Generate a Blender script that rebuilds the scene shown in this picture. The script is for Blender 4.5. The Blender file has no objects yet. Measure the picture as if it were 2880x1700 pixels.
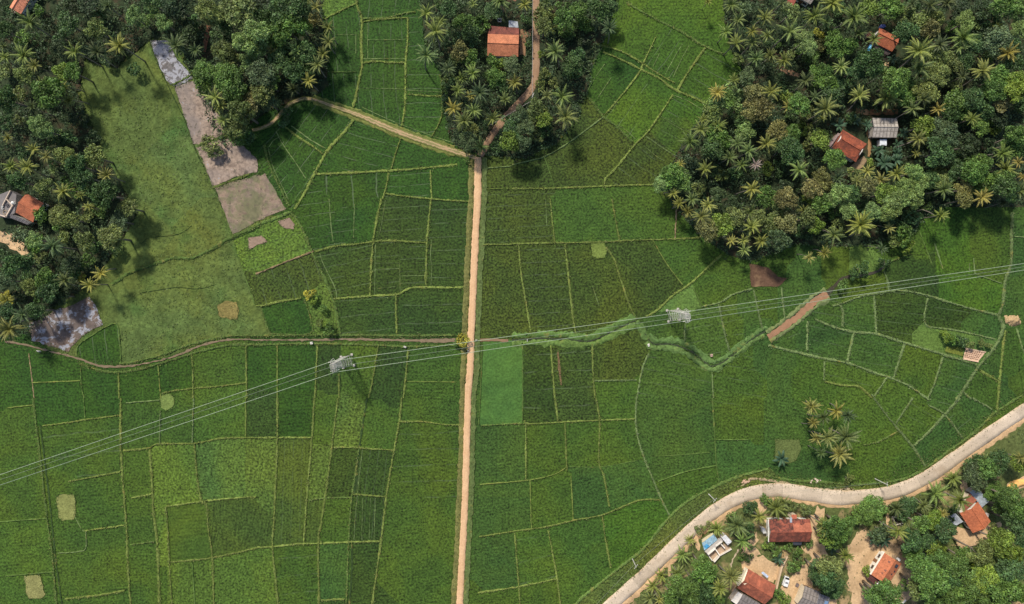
import bpy, math, random, numpy as np
from mathutils import Vector, Matrix
R = math.radians
rng = np.random.default_rng(7); random.seed(7)
SC = bpy.context.scene; COL = SC.collection
H = 200.0                     # camera height above the fields (m); 1 px of the survey grid = 0.1 m on the ground
TILES = {'a':(0,0,.2156),'b':(400,0,.2695),'c':(0,320,.2156),'d':(0,640,.2156),'e':(1160,0,.1617),'f':(1440,0,.1617),
 'g':(1220,200,.1752),'h':(1980,0,.1752),'i':(2380,0,.1989),'j':(1880,240,.1989),'k':(2380,240,.1989),'l':(1840,460,.2022),
 'm':(2320,460,.2228),'n':(1820,1380,.2157),'o':(2340,1280,.5),'p':(2160,1100,.3095),'z':(0,0,1.0)}
for r_, y_, s_ in (('A',0,.3774),('B',560,.3774),('D',1120,.3909)):
    for k_ in range(4): TILES[r_+str(k_+1)] = (720*k_, y_, s_)
def px(t, x, y):
    a = TILES[t]; return (a[0]+x*a[2], a[1]+y*a[2])
def at(u, v, z=0.0):          # survey grid -> metres, for a point standing z above the fields
    k = 0.1*(1-z/H); return Vector(((u-1440)*k, (850-v)*k, z))
def pts(t, s):
    out = []
    for q in s.split():
        x, y = q.split(','); out.append(px(t, float(x), float(y)))
    return out
def W(plist, z=0.0): return [at(u, v, z) for u, v in plist]

# ---------------------------------------------------------------- materials
def new_mat(name):
    m = bpy.data.materials.new(name); m.use_nodes = True
    nt = m.node_tree; nt.nodes.clear()
    return m, nt, nt.nodes.new, nt.links.new
def N(nt, typ, **kw):
    n = nt.nodes.new(typ)
    for k, v in kw.items():
        if hasattr(n, k): setattr(n, k, v)
    return n
def setv(n, **kw):
    for k, v in kw.items():
        n.inputs[k.replace('_', ' ')].default_value = v
def math_(nt, op, a, b=None, c=None, clamp=False):
    n = nt.nodes.new('ShaderNodeMath'); n.operation = op; n.use_clamp = clamp
    for i, x in enumerate((a, b, c)):
        if x is None: continue
        if isinstance(x, (int, float)): n.inputs[i].default_value = x
        else: nt.links.new(x, n.inputs[i])
    return n.outputs[0]
def mixc(nt, fac, a, b, mode='MIX'):
    n = nt.nodes.new('ShaderNodeMix'); n.data_type = 'RGBA'; n.blend_type = mode
    for i, x in ((0, fac), (6, a), (7, b)):
        if isinstance(x, (int, float)): n.inputs[i].default_value = x
        elif isinstance(x, tuple): n.inputs[i].default_value = (*x[:3], 1)
        else: nt.links.new(x, n.inputs[i])
    return n.outputs[2]
def noise(nt, vec, scale, detail=3, rough=.55, dist=0.0):
    n = nt.nodes.new('ShaderNodeTexNoise'); n.inputs['Scale'].default_value = scale
    n.inputs['Detail'].default_value = detail; n.inputs['Roughness'].default_value = rough; n.inputs['Distortion'].default_value = dist
    if vec is not None: nt.links.new(vec, n.inputs['Vector'])
    return n.outputs[0]
def ramp(nt, fac, stops):
    n = nt.nodes.new('ShaderNodeValToRGB'); cr = n.color_ramp
    while len(cr.elements) < len(stops): cr.elements.new(.5)
    for e, (p, c) in zip(cr.elements, stops):
        e.position = p; e.color = (*c, 1) if isinstance(c, tuple) else (c, c, c, 1)
    nt.links.new(fac, n.inputs[0]); return n.outputs[0]
def mapr(nt, v, a, b, c=0.0, d=1.0):
    n = nt.nodes.new('ShaderNodeMapRange'); nt.links.new(v, n.inputs[0])
    for i, x in enumerate((a, b, c, d)): n.inputs[i+1].default_value = x
    return n.outputs[0]
def bump(nt, h, strength=.5, dist=.1):
    n = nt.nodes.new('ShaderNodeBump'); n.inputs['Strength'].default_value = strength; n.inputs['Distance'].default_value = dist
    nt.links.new(h, n.inputs['Height']); return n.outputs[0]
def finish(nt, col, rough=.8, normal=None, spec=.3, metal=0.0, transl=None):
    b = nt.nodes.new('ShaderNodeBsdfPrincipled')
    for k, x in (('Base Color', col), ('Roughness', rough), ('Specular IOR Level', spec), ('Metallic', metal)):
        if isinstance(x, (int, float)): b.inputs[k].default_value = x
        elif isinstance(x, tuple): b.inputs[k].default_value = (*x[:3], 1)
        else: nt.links.new(x, b.inputs[k])
    if normal is not None: nt.links.new(normal, b.inputs['Normal'])
    out = nt.nodes.new('ShaderNodeOutputMaterial'); sh = b.outputs[0]
    if transl:
        t = nt.nodes.new('ShaderNodeBsdfTranslucent'); m = nt.nodes.new('ShaderNodeMixShader'); m.inputs[0].default_value = transl
        nt.links.new(col, t.inputs[0]); nt.links.new(sh, m.inputs[1]); nt.links.new(t.outputs[0], m.inputs[2]); sh = m.outputs[0]
    nt.links.new(sh, out.inputs[0])
def geo_pos(nt): return nt.nodes.new('ShaderNodeNewGeometry')
def attr(nt, name):
    n = nt.nodes.new('ShaderNodeAttribute'); n.attribute_type = 'OBJECT'; n.attribute_name = name; return n
def dot(nt, a, b):
    n = nt.nodes.new('ShaderNodeVectorMath'); n.operation = 'DOT_PRODUCT'; nt.links.new(a, n.inputs[0]); nt.links.new(b, n.inputs[1]); return n.outputs['Value']
MAT = {}
def crop_mat():              # rice: every plot has its own colour, planting rows and thin walking gaps
    m, nt, _, L = new_mat('rice_crop'); g = geo_pos(nt); P = g.outputs['Position']
    tint = attr(nt, 'tint').outputs['Color']; row = attr(nt, 'rowvec').outputs['Vector']; gap = attr(nt, 'gapvec').outputs['Vector']
    gs = attr(nt, 'gapamt').outputs['Fac']; rs = attr(nt, 'rowamt').outputs['Fac']; sp = attr(nt, 'speck').outputs['Fac']; pa = attr(nt, 'patch').outputs['Fac']
    fine = noise(nt, P, 1.7, 5, .72); mid = noise(nt, P, .33, 3); big = noise(nt, P, .055, 3, .5, .6)
    spk = math_(nt, 'MULTIPLY', math_(nt, 'SUBTRACT', fine, .5), math_(nt, 'MULTIPLY', sp, 5.6))
    val = math_(nt, 'ADD', math_(nt, 'ADD', 1.0, spk), math_(nt, 'MULTIPLY', math_(nt, 'SUBTRACT', mid, .5), .8))
    wob = math_(nt, 'MULTIPLY', math_(nt, 'SUBTRACT', mid, .5), 3.2)
    s = math_(nt, 'SINE', math_(nt, 'ADD', dot(nt, P, row), wob))
    cr = nt.nodes.new('ShaderNodeVectorMath'); cr.operation = 'CROSS_PRODUCT'; L(row, cr.inputs[0]); cr.inputs[1].default_value = (0, 0, 1)
    cx = nt.nodes.new('ShaderNodeCombineXYZ'); L(math_(nt, 'MULTIPLY', dot(nt, P, row), .26), cx.inputs[0]); L(math_(nt, 'MULTIPLY', dot(nt, P, cr.outputs[0]), .022), cx.inputs[1])
    s = math_(nt, 'ADD', math_(nt, 'MULTIPLY', s, .55), math_(nt, 'MULTIPLY', math_(nt, 'SUBTRACT', noise(nt, cx.outputs[0], 1.0, 4, .65), .5), 7.5))
    rowv = math_(nt, 'MULTIPLY', math_(nt, 'MULTIPLY', s, rs), math_(nt, 'MULTIPLY', mapr(nt, noise(nt, P, .12, 2), .35, .65), 1.3))
    val = math_(nt, 'MAXIMUM', math_(nt, 'ADD', val, rowv), .16)
    thin = mapr(nt, noise(nt, P, .42, 5, .7, .5), .60, .70, 0, 1); val = math_(nt, 'MULTIPLY', val, math_(nt, 'SUBTRACT', 1.0, math_(nt, 'MULTIPLY', thin, math_(nt, 'MULTIPLY', pa, .75))))
    yel = mixc(nt, math_(nt, 'MULTIPLY', mapr(nt, big, .44, .68), pa), tint, mixc(nt, 1.0, tint, (1.75, 1.28, .8), 'MULTIPLY'))
    yel = mixc(nt, math_(nt, 'MULTIPLY', mapr(nt, big, .48, .28), .6), yel, mixc(nt, 1.0, yel, (.62, .72, .9), 'MULTIPLY'))
    c = nt.nodes.new('ShaderNodeVectorMath'); c.operation = 'SCALE'; L(yel, c.inputs[0]); L(val, c.inputs['Scale'])
    gd = math_(nt, 'ABSOLUTE', math_(nt, 'SINE', math_(nt, 'ADD', dot(nt, P, gap), math_(nt, 'MULTIPLY', math_(nt, 'SUBTRACT', noise(nt, P, .18, 2), .5), .8))))
    gm = math_(nt, 'MULTIPLY', mapr(nt, gd, .15, .05), math_(nt, 'MULTIPLY', gs, mapr(nt, noise(nt, P, .25, 3), .38, .55)))
    col = mixc(nt, math_(nt, 'MULTIPLY', gm, .7), c.outputs[0], (.115, .16, .085))
    hgt = math_(nt, 'ADD', fine, math_(nt, 'MULTIPLY', gm, -.8))
    finish(nt, col, .75, bump(nt, hgt, .55, .3), .2); MAT['crop'] = m
def meadow_mat():
    m, nt, _, L = new_mat('rough_pasture'); P = geo_pos(nt).outputs['Position']; tint = attr(nt, 'tint').outputs['Color']
    fine = noise(nt, P, .95, 6, .72, .4); big = noise(nt, P, .05, 4, .55, .5)
    c = mixc(nt, mapr(nt, big, .42, .66), tint, mixc(nt, 1.0, tint, (1.28, 1.08, .85), 'MULTIPLY'))
    c = mixc(nt, mapr(nt, noise(nt, P, .09, 3), .55, .75), c, mixc(nt, 1.0, tint, (.68, .9, .8), 'MULTIPLY'))
    v = nt.nodes.new('ShaderNodeVectorMath'); v.operation = 'SCALE'; L(c, v.inputs[0]); L(math_(nt, 'MULTIPLY', mapr(nt, fine, .3, .7, .6, 1.36), mapr(nt, noise(nt, P, .22, 5, .65, .6), .32, .68, .72, 1.26)), v.inputs['Scale'])
    finish(nt, v.outputs[0], .85, bump(nt, fine, .9, .45), .15); MAT['meadow'] = m
def tinted(name, fs=2.0, lo=.7, hi=1.3, rough=.85, bs=.5, bd=.1, spec=.25, big=None, metal=0.0):
    """A surface with its object's own tint, broken up by two sizes of grain."""
    m, nt, _, L = new_mat(name); P = geo_pos(nt).outputs['Position']; tint = attr(nt, 'tint').outputs['Color']
    f = noise(nt, P, fs, 5, .6); b = noise(nt, P, fs*.13, 3)
    v = math_(nt, 'MULTIPLY', mapr(nt, f, .25, .75, lo, hi), mapr(nt, b, .3, .7, .85, 1.15))
    c = nt.nodes.new('ShaderNodeVectorMath'); c.operation = 'SCALE'; L(tint, c.inputs[0]); L(v, c.inputs['Scale']); col = c.outputs[0]
    if big: col = mixc(nt, mapr(nt, noise(nt, P, big[1], 4, .6, .4), big[2], big[3]), col, big[0])
    finish(nt, col, rough, bump(nt, f, bs, bd), spec, metal); MAT[name] = m
def leaf_mat(name, transl, lo, hi, hue=(1.25, 1.08, .7)):
    m, nt, _, L = new_mat(name); g = geo_pos(nt); oi = nt.nodes.new('ShaderNodeObjectInfo')
    r = g.outputs['Random Per Island']
    c = mixc(nt, mapr(nt, r, .55, 1.0, 0, .8), oi.outputs['Color'], mixc(nt, 1.0, oi.outputs['Color'], hue, 'MULTIPLY'))
    v = nt.nodes.new('ShaderNodeVectorMath'); v.operation = 'SCALE'; L(c, v.inputs[0])
    r2 = math_(nt, 'FRACT', math_(nt, 'MULTIPLY', r, 17.3)); val = mapr(nt, r2, 0, 1, lo, hi)
    if name == 'leaf':
        a = nt.nodes.new('ShaderNodeAttribute'); a.attribute_name = 'clump'; val = math_(nt, 'MULTIPLY', val, a.outputs['Fac'])
    L(val, v.inputs['Scale'])
    finish(nt, v.outputs[0], .55, None, .35, 0, transl); MAT[name] = m
def roof_mat(name, per, stain, rough, spec, bs):
    m, nt, _, L = new_mat(name); P = geo_pos(nt).outputs['Position']; uv = nt.nodes.new('ShaderNodeUVMap').outputs[0]
    tint = attr(nt, 'tint').outputs['Color']; amt = attr(nt, 'stain').outputs['Fac']
    sx = nt.nodes.new('ShaderNodeSeparateXYZ'); L(uv, sx.inputs[0])
    w = math_(nt, 'SINE', math_(nt, 'MULTIPLY', sx.outputs[0], 6.283/per)); w2 = math_(nt, 'FRACT', math_(nt, 'MULTIPLY', sx.outputs[1], 1/.32 if per < .4 else 1/1.7))
    f = noise(nt, P, 1.9, 4, .7); b = noise(nt, P, .5, 4, .65, .6)
    v = nt.nodes.new('ShaderNodeVectorMath'); v.operation = 'SCALE'; L(tint, v.inputs[0]); L(mapr(nt, f, .3, .7, .52, 1.48), v.inputs['Scale'])
    k = math_(nt, 'MULTIPLY', mapr(nt, math_(nt, 'ADD', math_(nt, 'MULTIPLY', f, .5), math_(nt, 'MULTIPLY', b, .5)), .41, .54), amt, None, True)
    col = mixc(nt, k, v.outputs[0], stain)
    if name == 'asbestos':
        e = math_(nt, 'ABSOLUTE', math_(nt, 'SUBTRACT', math_(nt, 'FRACT', math_(nt, 'MULTIPLY', sx.outputs[0], 1/.98)), .5)); e2 = math_(nt, 'ABSOLUTE', math_(nt, 'SUBTRACT', w2, .5))
        col = mixc(nt, math_(nt, 'MAXIMUM', mapr(nt, e, .38, .46, 0, .75), mapr(nt, e2, .43, .47, 0, .6)), col, stain)
    hh = math_(nt, 'ADD', math_(nt, 'MULTIPLY', w, .5), math_(nt, 'ADD', math_(nt, 'MULTIPLY', w2, .5), f))
    finish(nt, col, rough, bump(nt, hh, bs, .06), spec); MAT[name] = m
def mud_mat():
    m, nt, _, L = new_mat('wet_mud'); P = geo_pos(nt).outputs['Position']; wet = attr(nt, 'wet').outputs['Fac']; tint = attr(nt, 'tint').outputs['Color']
    a = noise(nt, P, .42, 6, .66, .8); b = noise(nt, P, .95, 5, .65); g0 = noise(nt, P, .17, 6, .7, .5); big = noise(nt, P, .09, 3, .5)
    mud = mixc(nt, mapr(nt, math_(nt, 'ADD', math_(nt, 'MULTIPLY', b, .6), math_(nt, 'MULTIPLY', a, .4)), .40, .58), mixc(nt, 1.0, tint, (.5, .47, .45), 'MULTIPLY'), mixc(nt, 1.0, tint, (1.15, 1.13, 1.1), 'MULTIPLY'))
    mud = mixc(nt, mapr(nt, big, .45, .62, 0, .7), mud, mixc(nt, 1.0, tint, (.62, .68, .78), 'MULTIPLY'))
    grn = mapr(nt, math_(nt, 'SUBTRACT', math_(nt, 'ADD', math_(nt, 'MULTIPLY', g0, .7), math_(nt, 'MULTIPLY', b, .3)), math_(nt, 'MULTIPLY', wet, .45)), .50, .60, 0, .85)
    mud = mixc(nt, math_(nt, 'MULTIPLY', grn, mapr(nt, wet, .1, -.2, .45, 1)), mud, mixc(nt, b, (.05, .07, .025), (.13, .15, .05)))
    wm = mapr(nt, math_(nt, 'ADD', math_(nt, 'ADD', math_(nt, 'MULTIPLY', a, .75), math_(nt, 'MULTIPLY', b, .25)), math_(nt, 'MULTIPLY', wet, .5)), .715, .755)
    col = mixc(nt, wm, mud, (.33, .335, .375))  # puddle tone: grey silt plus pale sky reflection put into the colour
    col = mixc(nt, mapr(nt, noise(nt, P, .8, 4, .7, .3), .57, .63, 0, .85), col, mixc(nt, 1.0, tint, (.3, .33, .3), 'MULTIPLY'))
    rg = mapr(nt, wm, 0, 1, .75, .08)
    finish(nt, col, rg, bump(nt, math_(nt, 'MULTIPLY', b, math_(nt, 'SUBTRACT', 1.0, wm)), .5, .15), .5); MAT['mud'] = m
def water_mat():
    m, nt, _, L = new_mat('silty_water'); P = geo_pos(nt).outputs['Position']; tint = attr(nt, 'tint').outputs['Color']
    f = noise(nt, P, .8, 4, .6); c = mixc(nt, mapr(nt, f, .35, .7, 0, .5), tint, mixc(nt, 1.0, tint, (.6, .62, .6), 'MULTIPLY'))
    finish(nt, c, .25, bump(nt, noise(nt, P, 3.0, 2), .1, .03), .3); MAT['water'] = m
def dirt_mat():              # laterite track: two wheel lines with a paler, stony crown
    m, nt, _, L = new_mat('laterite_track'); P = geo_pos(nt).outputs['Position']; tint = attr(nt, 'tint').outputs['Color']
    uv = nt.nodes.new('ShaderNodeUVMap').outputs[0]; sx = nt.nodes.new('ShaderNodeSeparateXYZ'); L(uv, sx.inputs[0])
    e = math_(nt, 'ABSOLUTE', math_(nt, 'SUBTRACT', sx.outputs[0], .5)); grass = attr(nt, 'verge').outputs['Fac']; mid = attr(nt, 'crown').outputs['Fac']
    f = noise(nt, P, 2.2, 5, .65); b = noise(nt, P, .3, 4)
    v = nt.nodes.new('ShaderNodeVectorMath'); v.operation = 'SCALE'; L(tint, v.inputs[0]); L(mapr(nt, f, .25, .75, .78, 1.2), v.inputs['Scale'])
    tr = mapr(nt, math_(nt, 'ABSOLUTE', math_(nt, 'SUBTRACT', e, .22)), .0, .12, 1, 0)
    col = mixc(nt, math_(nt, 'MULTIPLY', mapr(nt, b, .3, .7), .35), v.outputs[0], mixc(nt, 1.0, tint, (.62, .5, .42), 'MULTIPLY'))
    col = mixc(nt, math_(nt, 'MULTIPLY', tr, mapr(nt, b, .35, .6, .1, .45)), col, mixc(nt, 1.0, tint, (.74, .64, .56), 'MULTIPLY'))
    gm = mapr(nt, math_(nt, 'ADD', math_(nt, 'ADD', e, math_(nt, 'MULTIPLY', math_(nt, 'SUBTRACT', f, .5), .5)), math_(nt, 'MULTIPLY', math_(nt, 'SUBTRACT', grass, .5), .6)), .42, .5)
    cm = math_(nt, 'MULTIPLY', math_(nt, 'MULTIPLY', mapr(nt, math_(nt, 'ADD', e, math_(nt, 'MULTIPLY', math_(nt, 'SUBTRACT', b, .5), .5)), .13, .05), mid), .9)
    gm = math_(nt, 'MAXIMUM', math_(nt, 'MULTIPLY', gm, mapr(nt, grass, 0, .05)), cm)
    col = mixc(nt, gm, col, mixc(nt, f, (.07, .10, .03), (.22, .22, .06)))
    finish(nt, col, .9, bump(nt, f, .4, .08), .2); MAT['dirt'] = m
def concrete_road_mat():
    m, nt, _, L = new_mat('road_concrete'); P = geo_pos(nt).outputs['Position']; uv = nt.nodes.new('ShaderNodeUVMap').outputs[0]
    sx = nt.nodes.new('ShaderNodeSeparateXYZ'); L(uv, sx.inputs[0])
    f = noise(nt, P, 2.5, 5, .6); b = noise(nt, P, .35, 4, .6)
    c = mixc(nt, mapr(nt, b, .35, .68), (.63, .52, .40), (.51, .42, .32)); c = mixc(nt, mapr(nt, f, .48, .72, 0, .6), c, (.34, .28, .22)); c = mixc(nt, mapr(nt, noise(nt, P, .12, 4, .6, .6), .54, .66, 0, .45), c, (.36, .27, .18))
    j = math_(nt, 'ABSOLUTE', math_(nt, 'SUBTRACT', math_(nt, 'FRACT', math_(nt, 'MULTIPLY', sx.outputs[1], 1/5.6)), .5))
    jm = math_(nt, 'MULTIPLY', mapr(nt, j, .008, .003), mapr(nt, noise(nt, P, .15, 2), .42, .55))
    c = mixc(nt, math_(nt, 'MULTIPLY', jm, .6), c, (.14, .12, .10))
    slab = nt.nodes.new('ShaderNodeTexWhiteNoise'); slab.noise_dimensions = '1D'
    L(math_(nt, 'FLOOR', math_(nt, 'ADD', math_(nt, 'MULTIPLY', sx.outputs[1], 1/5.6), .5)), slab.inputs['W'])
    v = nt.nodes.new('ShaderNodeVectorMath'); v.operation = 'SCALE'; L(c, v.inputs[0]); L(mapr(nt, slab.outputs[0], 0, 1, .86, 1.08), v.inputs['Scale'])
    e = math_(nt, 'ABSOLUTE', math_(nt, 'SUBTRACT', sx.outputs[0], .5))
    col = mixc(nt, mapr(nt, math_(nt, 'ADD', e, math_(nt, 'MULTIPLY', math_(nt, 'SUBTRACT', b, .5), .35)), .42, .5, 0, .7), v.outputs[0], (.58, .42, .26))
    finish(nt, col, .85, bump(nt, f, .25, .04), .25); MAT['road'] = m
crop_mat(); meadow_mat(); mud_mat(); water_mat(); dirt_mat(); concrete_road_mat()
tinted('grass', 1.6, .5, 1.55, .85, .8, .25, .15, ((.24, .22, .06), .4, .58, .74))
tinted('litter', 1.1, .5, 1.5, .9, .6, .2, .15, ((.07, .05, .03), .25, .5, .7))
tinted('lawn', 1.2, .55, 1.5, .9, .6, .2, .15, ((.40, .28, .15), .16, .52, .66))
tinted('sand', 1.8, .75, 1.25, .92, .6, .12, .15, ((.36, .24, .13), .12, .55, .75))
tinted('plaster', 2.5, .85, 1.12, .85, .2, .02, .3, ((.30, .26, .2), .5, .62, .8))
tinted('paint', 3.0, .95, 1.05, .4, .05, .01, .5)
tinted('metal', 3.0, .85, 1.15, .45, .1, .01, .5, None, .35)
tinted('bark', 4.0, .6, 1.4, .9, .8, .05, .2)
tinted('straw', 3.0, .5, 1.4, .95, 1.0, .2, .1)
tinted('glass', 1.0, .9, 1.1, .08, .02, .01, .6)
leaf_mat('leaf', .22, .45, 1.5); leaf_mat('frond', .2, .6, 1.35, (1.3, 1.12, .7)); leaf_mat('weed', .2, .4, 1.5, (1.25, 1.15, .7))
roof_mat('tile', .24, (.075, .035, .03), .85, .25, .75); roof_mat('corrugated', .18, (.16, .12, .10), .6, .4, .6)
roof_mat('asbestos', .5, (.07, .06, .055), .9, .2, .7)

# ---------------------------------------------------------------- object helpers
def mesh_np(name, V, F, mats, smooth=False, uv=None, midx=None):
    """Mesh from arrays; F is (n,3) or (n,4) or a list of index tuples."""
    me = bpy.data.meshes.new(name); V = np.asarray(V, np.float32).reshape(-1, 3)
    if isinstance(F, np.ndarray):
        n, k = F.shape; me.vertices.add(len(V)); me.vertices.foreach_set('co', V.ravel())
        me.loops.add(n*k); me.loops.foreach_set('vertex_index', F.ravel().astype(np.int32))
        me.polygons.add(n); me.polygons.foreach_set('loop_start', (np.arange(n)*k).astype(np.int32))
        try: me.polygons.foreach_set('loop_total', np.full(n, k, np.int32))
        except Exception: pass
        me.update(calc_edges=True)
    else:
        me.from_pydata([tuple(v) for v in V.tolist()], [], [tuple(f) for f in F]); me.update()
    for m in mats: me.materials.append(m)
    if midx is not None: me.polygons.foreach_set('material_index', np.asarray(midx, np.int32))
    if smooth: me.polygons.foreach_set('use_smooth', np.ones(len(me.polygons), bool))
    if uv is not None:
        l = me.uv_layers.new(name='UVMap'); idx = np.empty(len(me.loops), np.int32); me.loops.foreach_get('vertex_index', idx)
        l.data.foreach_set('uv', np.asarray(uv, np.float32)[idx].ravel())
    me.validate(); return me
def link(name, me, parent=None, loc=None, tint=None, **props):
    o = bpy.data.objects.new(name, me); COL.objects.link(o)
    if parent is not None: o.parent = parent
    if loc is not None: o.location = loc
    if tint is not None: o['tint'] = [float(x) for x in tint]
    for k, v in props.items(): o[k] = v
    return o
def thing(name, label, cat, loc=(0, 0, 0), group=None):
    o = bpy.data.objects.new(name, None); COL.objects.link(o); o.location = loc; o.empty_display_size = .3
    return tag(o, label, cat, group)
def tag(o, label, cat, group=None):
    o['label'] = label; o['category'] = cat
    if group: o['group'] = group
    return o
def struct(name, me, tint=None, **p):
    return link(name, me, tint=tint, kind='structure', **p)
class MB:                     # gathers simple solids into one mesh
    def __init__(s): s.v = []; s.f = []
    def box(s, c, size, rot=0.0, axis=None):
        hx, hy, hz = (x/2 for x in size); n = len(s.v); co, si = math.cos(rot), math.sin(rot)
        for dz in (-hz, hz):
            for dx, dy in ((-hx, -hy), (hx, -hy), (hx, hy), (-hx, hy)):
                s.v.append((c[0]+dx*co-dy*si, c[1]+dx*si+dy*co, c[2]+dz))
        s.f += [(n, n+3, n+2, n+1), (n+4, n+5, n+6, n+7)] + [(n+i, n+(i+1) % 4, n+4+(i+1) % 4, n+4+i) for i in range(4)]
        return s
    def bar(s, a, b, r, r2=None, k=6):
        a, b = Vector(a), Vector(b); r2 = r if r2 is None else r2; d = (b-a).normalized()
        u = d.cross(Vector((0, 0, 1)) if abs(d.z) < .95 else Vector((1, 0, 0))).normalized(); w = d.cross(u); n = len(s.v)
        for p, q in ((a, r), (b, r2)):
            for i in range(k):
                t = 2*math.pi*i/k; s.v.append(tuple(p+(u*math.cos(t)+w*math.sin(t))*q))
        s.f += [(n+i, n+(i+1) % k, n+k+(i+1) % k, n+k+i) for i in range(k)]
        s.f += [tuple(range(n+k-1, n-1, -1)), tuple(range(n+k, n+2*k))]
        return s
    def tube(s, path, radii, k=7):
        n = len(s.v); P = [Vector(p) for p in path]
        for i, p in enumerate(P):
            d = (P[min(i+1, len(P)-1)]-P[max(i-1, 0)]).normalized(); u = d.cross(Vector((0, 0, 1)) if abs(d.z) < .95 else Vector((1, 0, 0))).normalized(); w = d.cross(u)
            for j in range(k):
                t = 2*math.pi*j/k; s.v.append(tuple(p+(u*math.cos(t)+w*math.sin(t))*radii[i]))
        for i in range(len(P)-1):
            s.f += [(n+i*k+j, n+i*k+(j+1) % k, n+(i+1)*k+(j+1) % k, n+(i+1)*k+j) for j in range(k)]
        s.f += [tuple(range(n+k-1, n-1, -1)), tuple(range(n+(len(P)-1)*k, n+len(P)*k))]
        return s
    def prism(s, poly, z0, z1):
        n = len(s.v); k = len(poly); a = sum(poly[i][0]*poly[(i+1) % k][1]-poly[(i+1) % k][0]*poly[i][1] for i in range(k))
        if a < 0: poly = poly[::-1]
        z0s = z0 if isinstance(z0, (list, tuple)) else [z0]*k; z1s = z1 if isinstance(z1, (list, tuple)) else [z1]*k
        if a < 0: z0s, z1s = z0s[::-1], z1s[::-1]
        for p, z in zip(poly, z0s): s.v.append((p[0], p[1], z))
        for p, z in zip(poly, z1s): s.v.append((p[0], p[1], z))
        s.f += [tuple(range(n+k-1, n-1, -1)), tuple(range(n+k, n+2*k))] + [(n+i, n+(i+1) % k, n+k+(i+1) % k, n+k+i) for i in range(k)]
        return s
    def build(s, name, mat, parent=None, tint=None, origin=(0, 0, 0), smooth=False, uv=None, **p):
        V = np.array(s.v, np.float32)-np.array(origin, np.float32)
        return link(name, mesh_np(name, V, s.f, [MAT[mat]], smooth, uv), parent, None, tint, **p)
def smooth_line(P, step=1.0, curve=True):
    P = [np.array(p[:2], float) for p in P]
    if len(P) > 2 and curve:
        Q = [2*P[0]-P[1]]+P+[2*P[-1]-P[-2]]; out = []
        for i in range(1, len(Q)-2):
            n = max(2, int(np.linalg.norm(Q[i+1]-Q[i])/step))
            for t in np.arange(n)/n:
                a, b, c, d = Q[i-1], Q[i], Q[i+1], Q[i+2]
                out.append(.5*(2*b+(c-a)*t+(2*a-5*b+4*c-d)*t*t+(-a+3*b-3*c+d)*t**3))
        out.append(P[-1])
    else:
        out = []
        for i in range(len(P)-1):
            n = max(2, int(np.linalg.norm(P[i+1]-P[i])/step))
            out += [P[i]+(P[i+1]-P[i])*t for t in np.arange(n)/n]
        out.append(P[-1])
    return np.array(out)
def ribbon(P, width, prof, jit=0.0, step=.6, zj=0.0, wj=0.0):
    """Strip along P; prof = [(across -.5..+.5, z), ...]; width a number or one per control point. Returns V, F, UV."""
    L = smooth_line(P, step); n = len(L); k = len(prof)
    if isinstance(width, (list, tuple)): wd = np.interp(np.linspace(0, len(width)-1, n), np.arange(len(width)), width)
    else: wd = np.full(n, float(width))
    if wj: wd = wd*(1+wj*np.interp(np.arange(n), np.arange(0, n+4, 4), rng.uniform(-1, 1, len(np.arange(0, n+4, 4)))))
    T = np.gradient(L, axis=0); T /= np.linalg.norm(T, axis=1)[:, None]+1e-9; Nn = np.stack([T[:, 1], -T[:, 0]], 1)
    ln = np.concatenate([[0], np.cumsum(np.linalg.norm(np.diff(L, axis=0), axis=1))])
    V = np.zeros((n, k, 3)); UV = np.zeros((n, k, 2))
    for j, (a, z) in enumerate(prof):
        off = wd*a
        if jit: off = off+rng.normal(0, jit, n)
        V[:, j, :2] = L+Nn*off[:, None]; V[:, j, 2] = z+(rng.uniform(-zj, zj, n) if zj and z > .02 else 0)
        UV[:, j, 0] = a+.5; UV[:, j, 1] = ln
    i = np.arange((n-1)*(k-1)); r, c = i//(k-1), i % (k-1); b = r*k+c
    F = np.stack([b, b+1, b+k+1, b+k], 1)[:, ::-1]
    return V.reshape(-1, 3), F, UV.reshape(-1, 2)
def ribbon_up(P, *a, **k):
    V, F, UV = ribbon(P, *a, **k)
    v0, v1, v2 = V[F[0, 0]], V[F[0, 1]], V[F[0, 2]]
    if np.cross(v1-v0, v2-v0)[2] < 0: F = F[:, ::-1]
    return V, np.ascontiguousarray(F), UV
def inside(poly, X, Y):
    p = np.array([(q[0], q[1]) for q in poly]); c = np.zeros(X.shape, bool)
    for i in range(len(p)):
        (x1, y1), (x2, y2) = p[i], p[i-1]
        if y1 == y2: continue
        c ^= ((y1 > Y) != (y2 > Y)) & (X < (x2-x1)*(Y-y1)/(y2-y1)+x1)
    return c
def vnoise(ny, nx, cell):
    gy, gx = int(ny/cell)+3, int(nx/cell)+3; g = rng.random((gy, gx))
    y = np.arange(ny)/cell; x = np.arange(nx)/cell; iy = y.astype(int); ix = x.astype(int)
    fy = (y-iy); fx = (x-ix); fy = fy*fy*(3-2*fy); fx = fx*fx*(3-2*fx)
    a = g[iy][:, ix]*(1-fx)+g[iy][:, ix+1]*fx; b = g[iy+1][:, ix]*(1-fx)+g[iy+1][:, ix+1]*fx
    return a*(1-fy[:, None])+b*fy[:, None]
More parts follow.
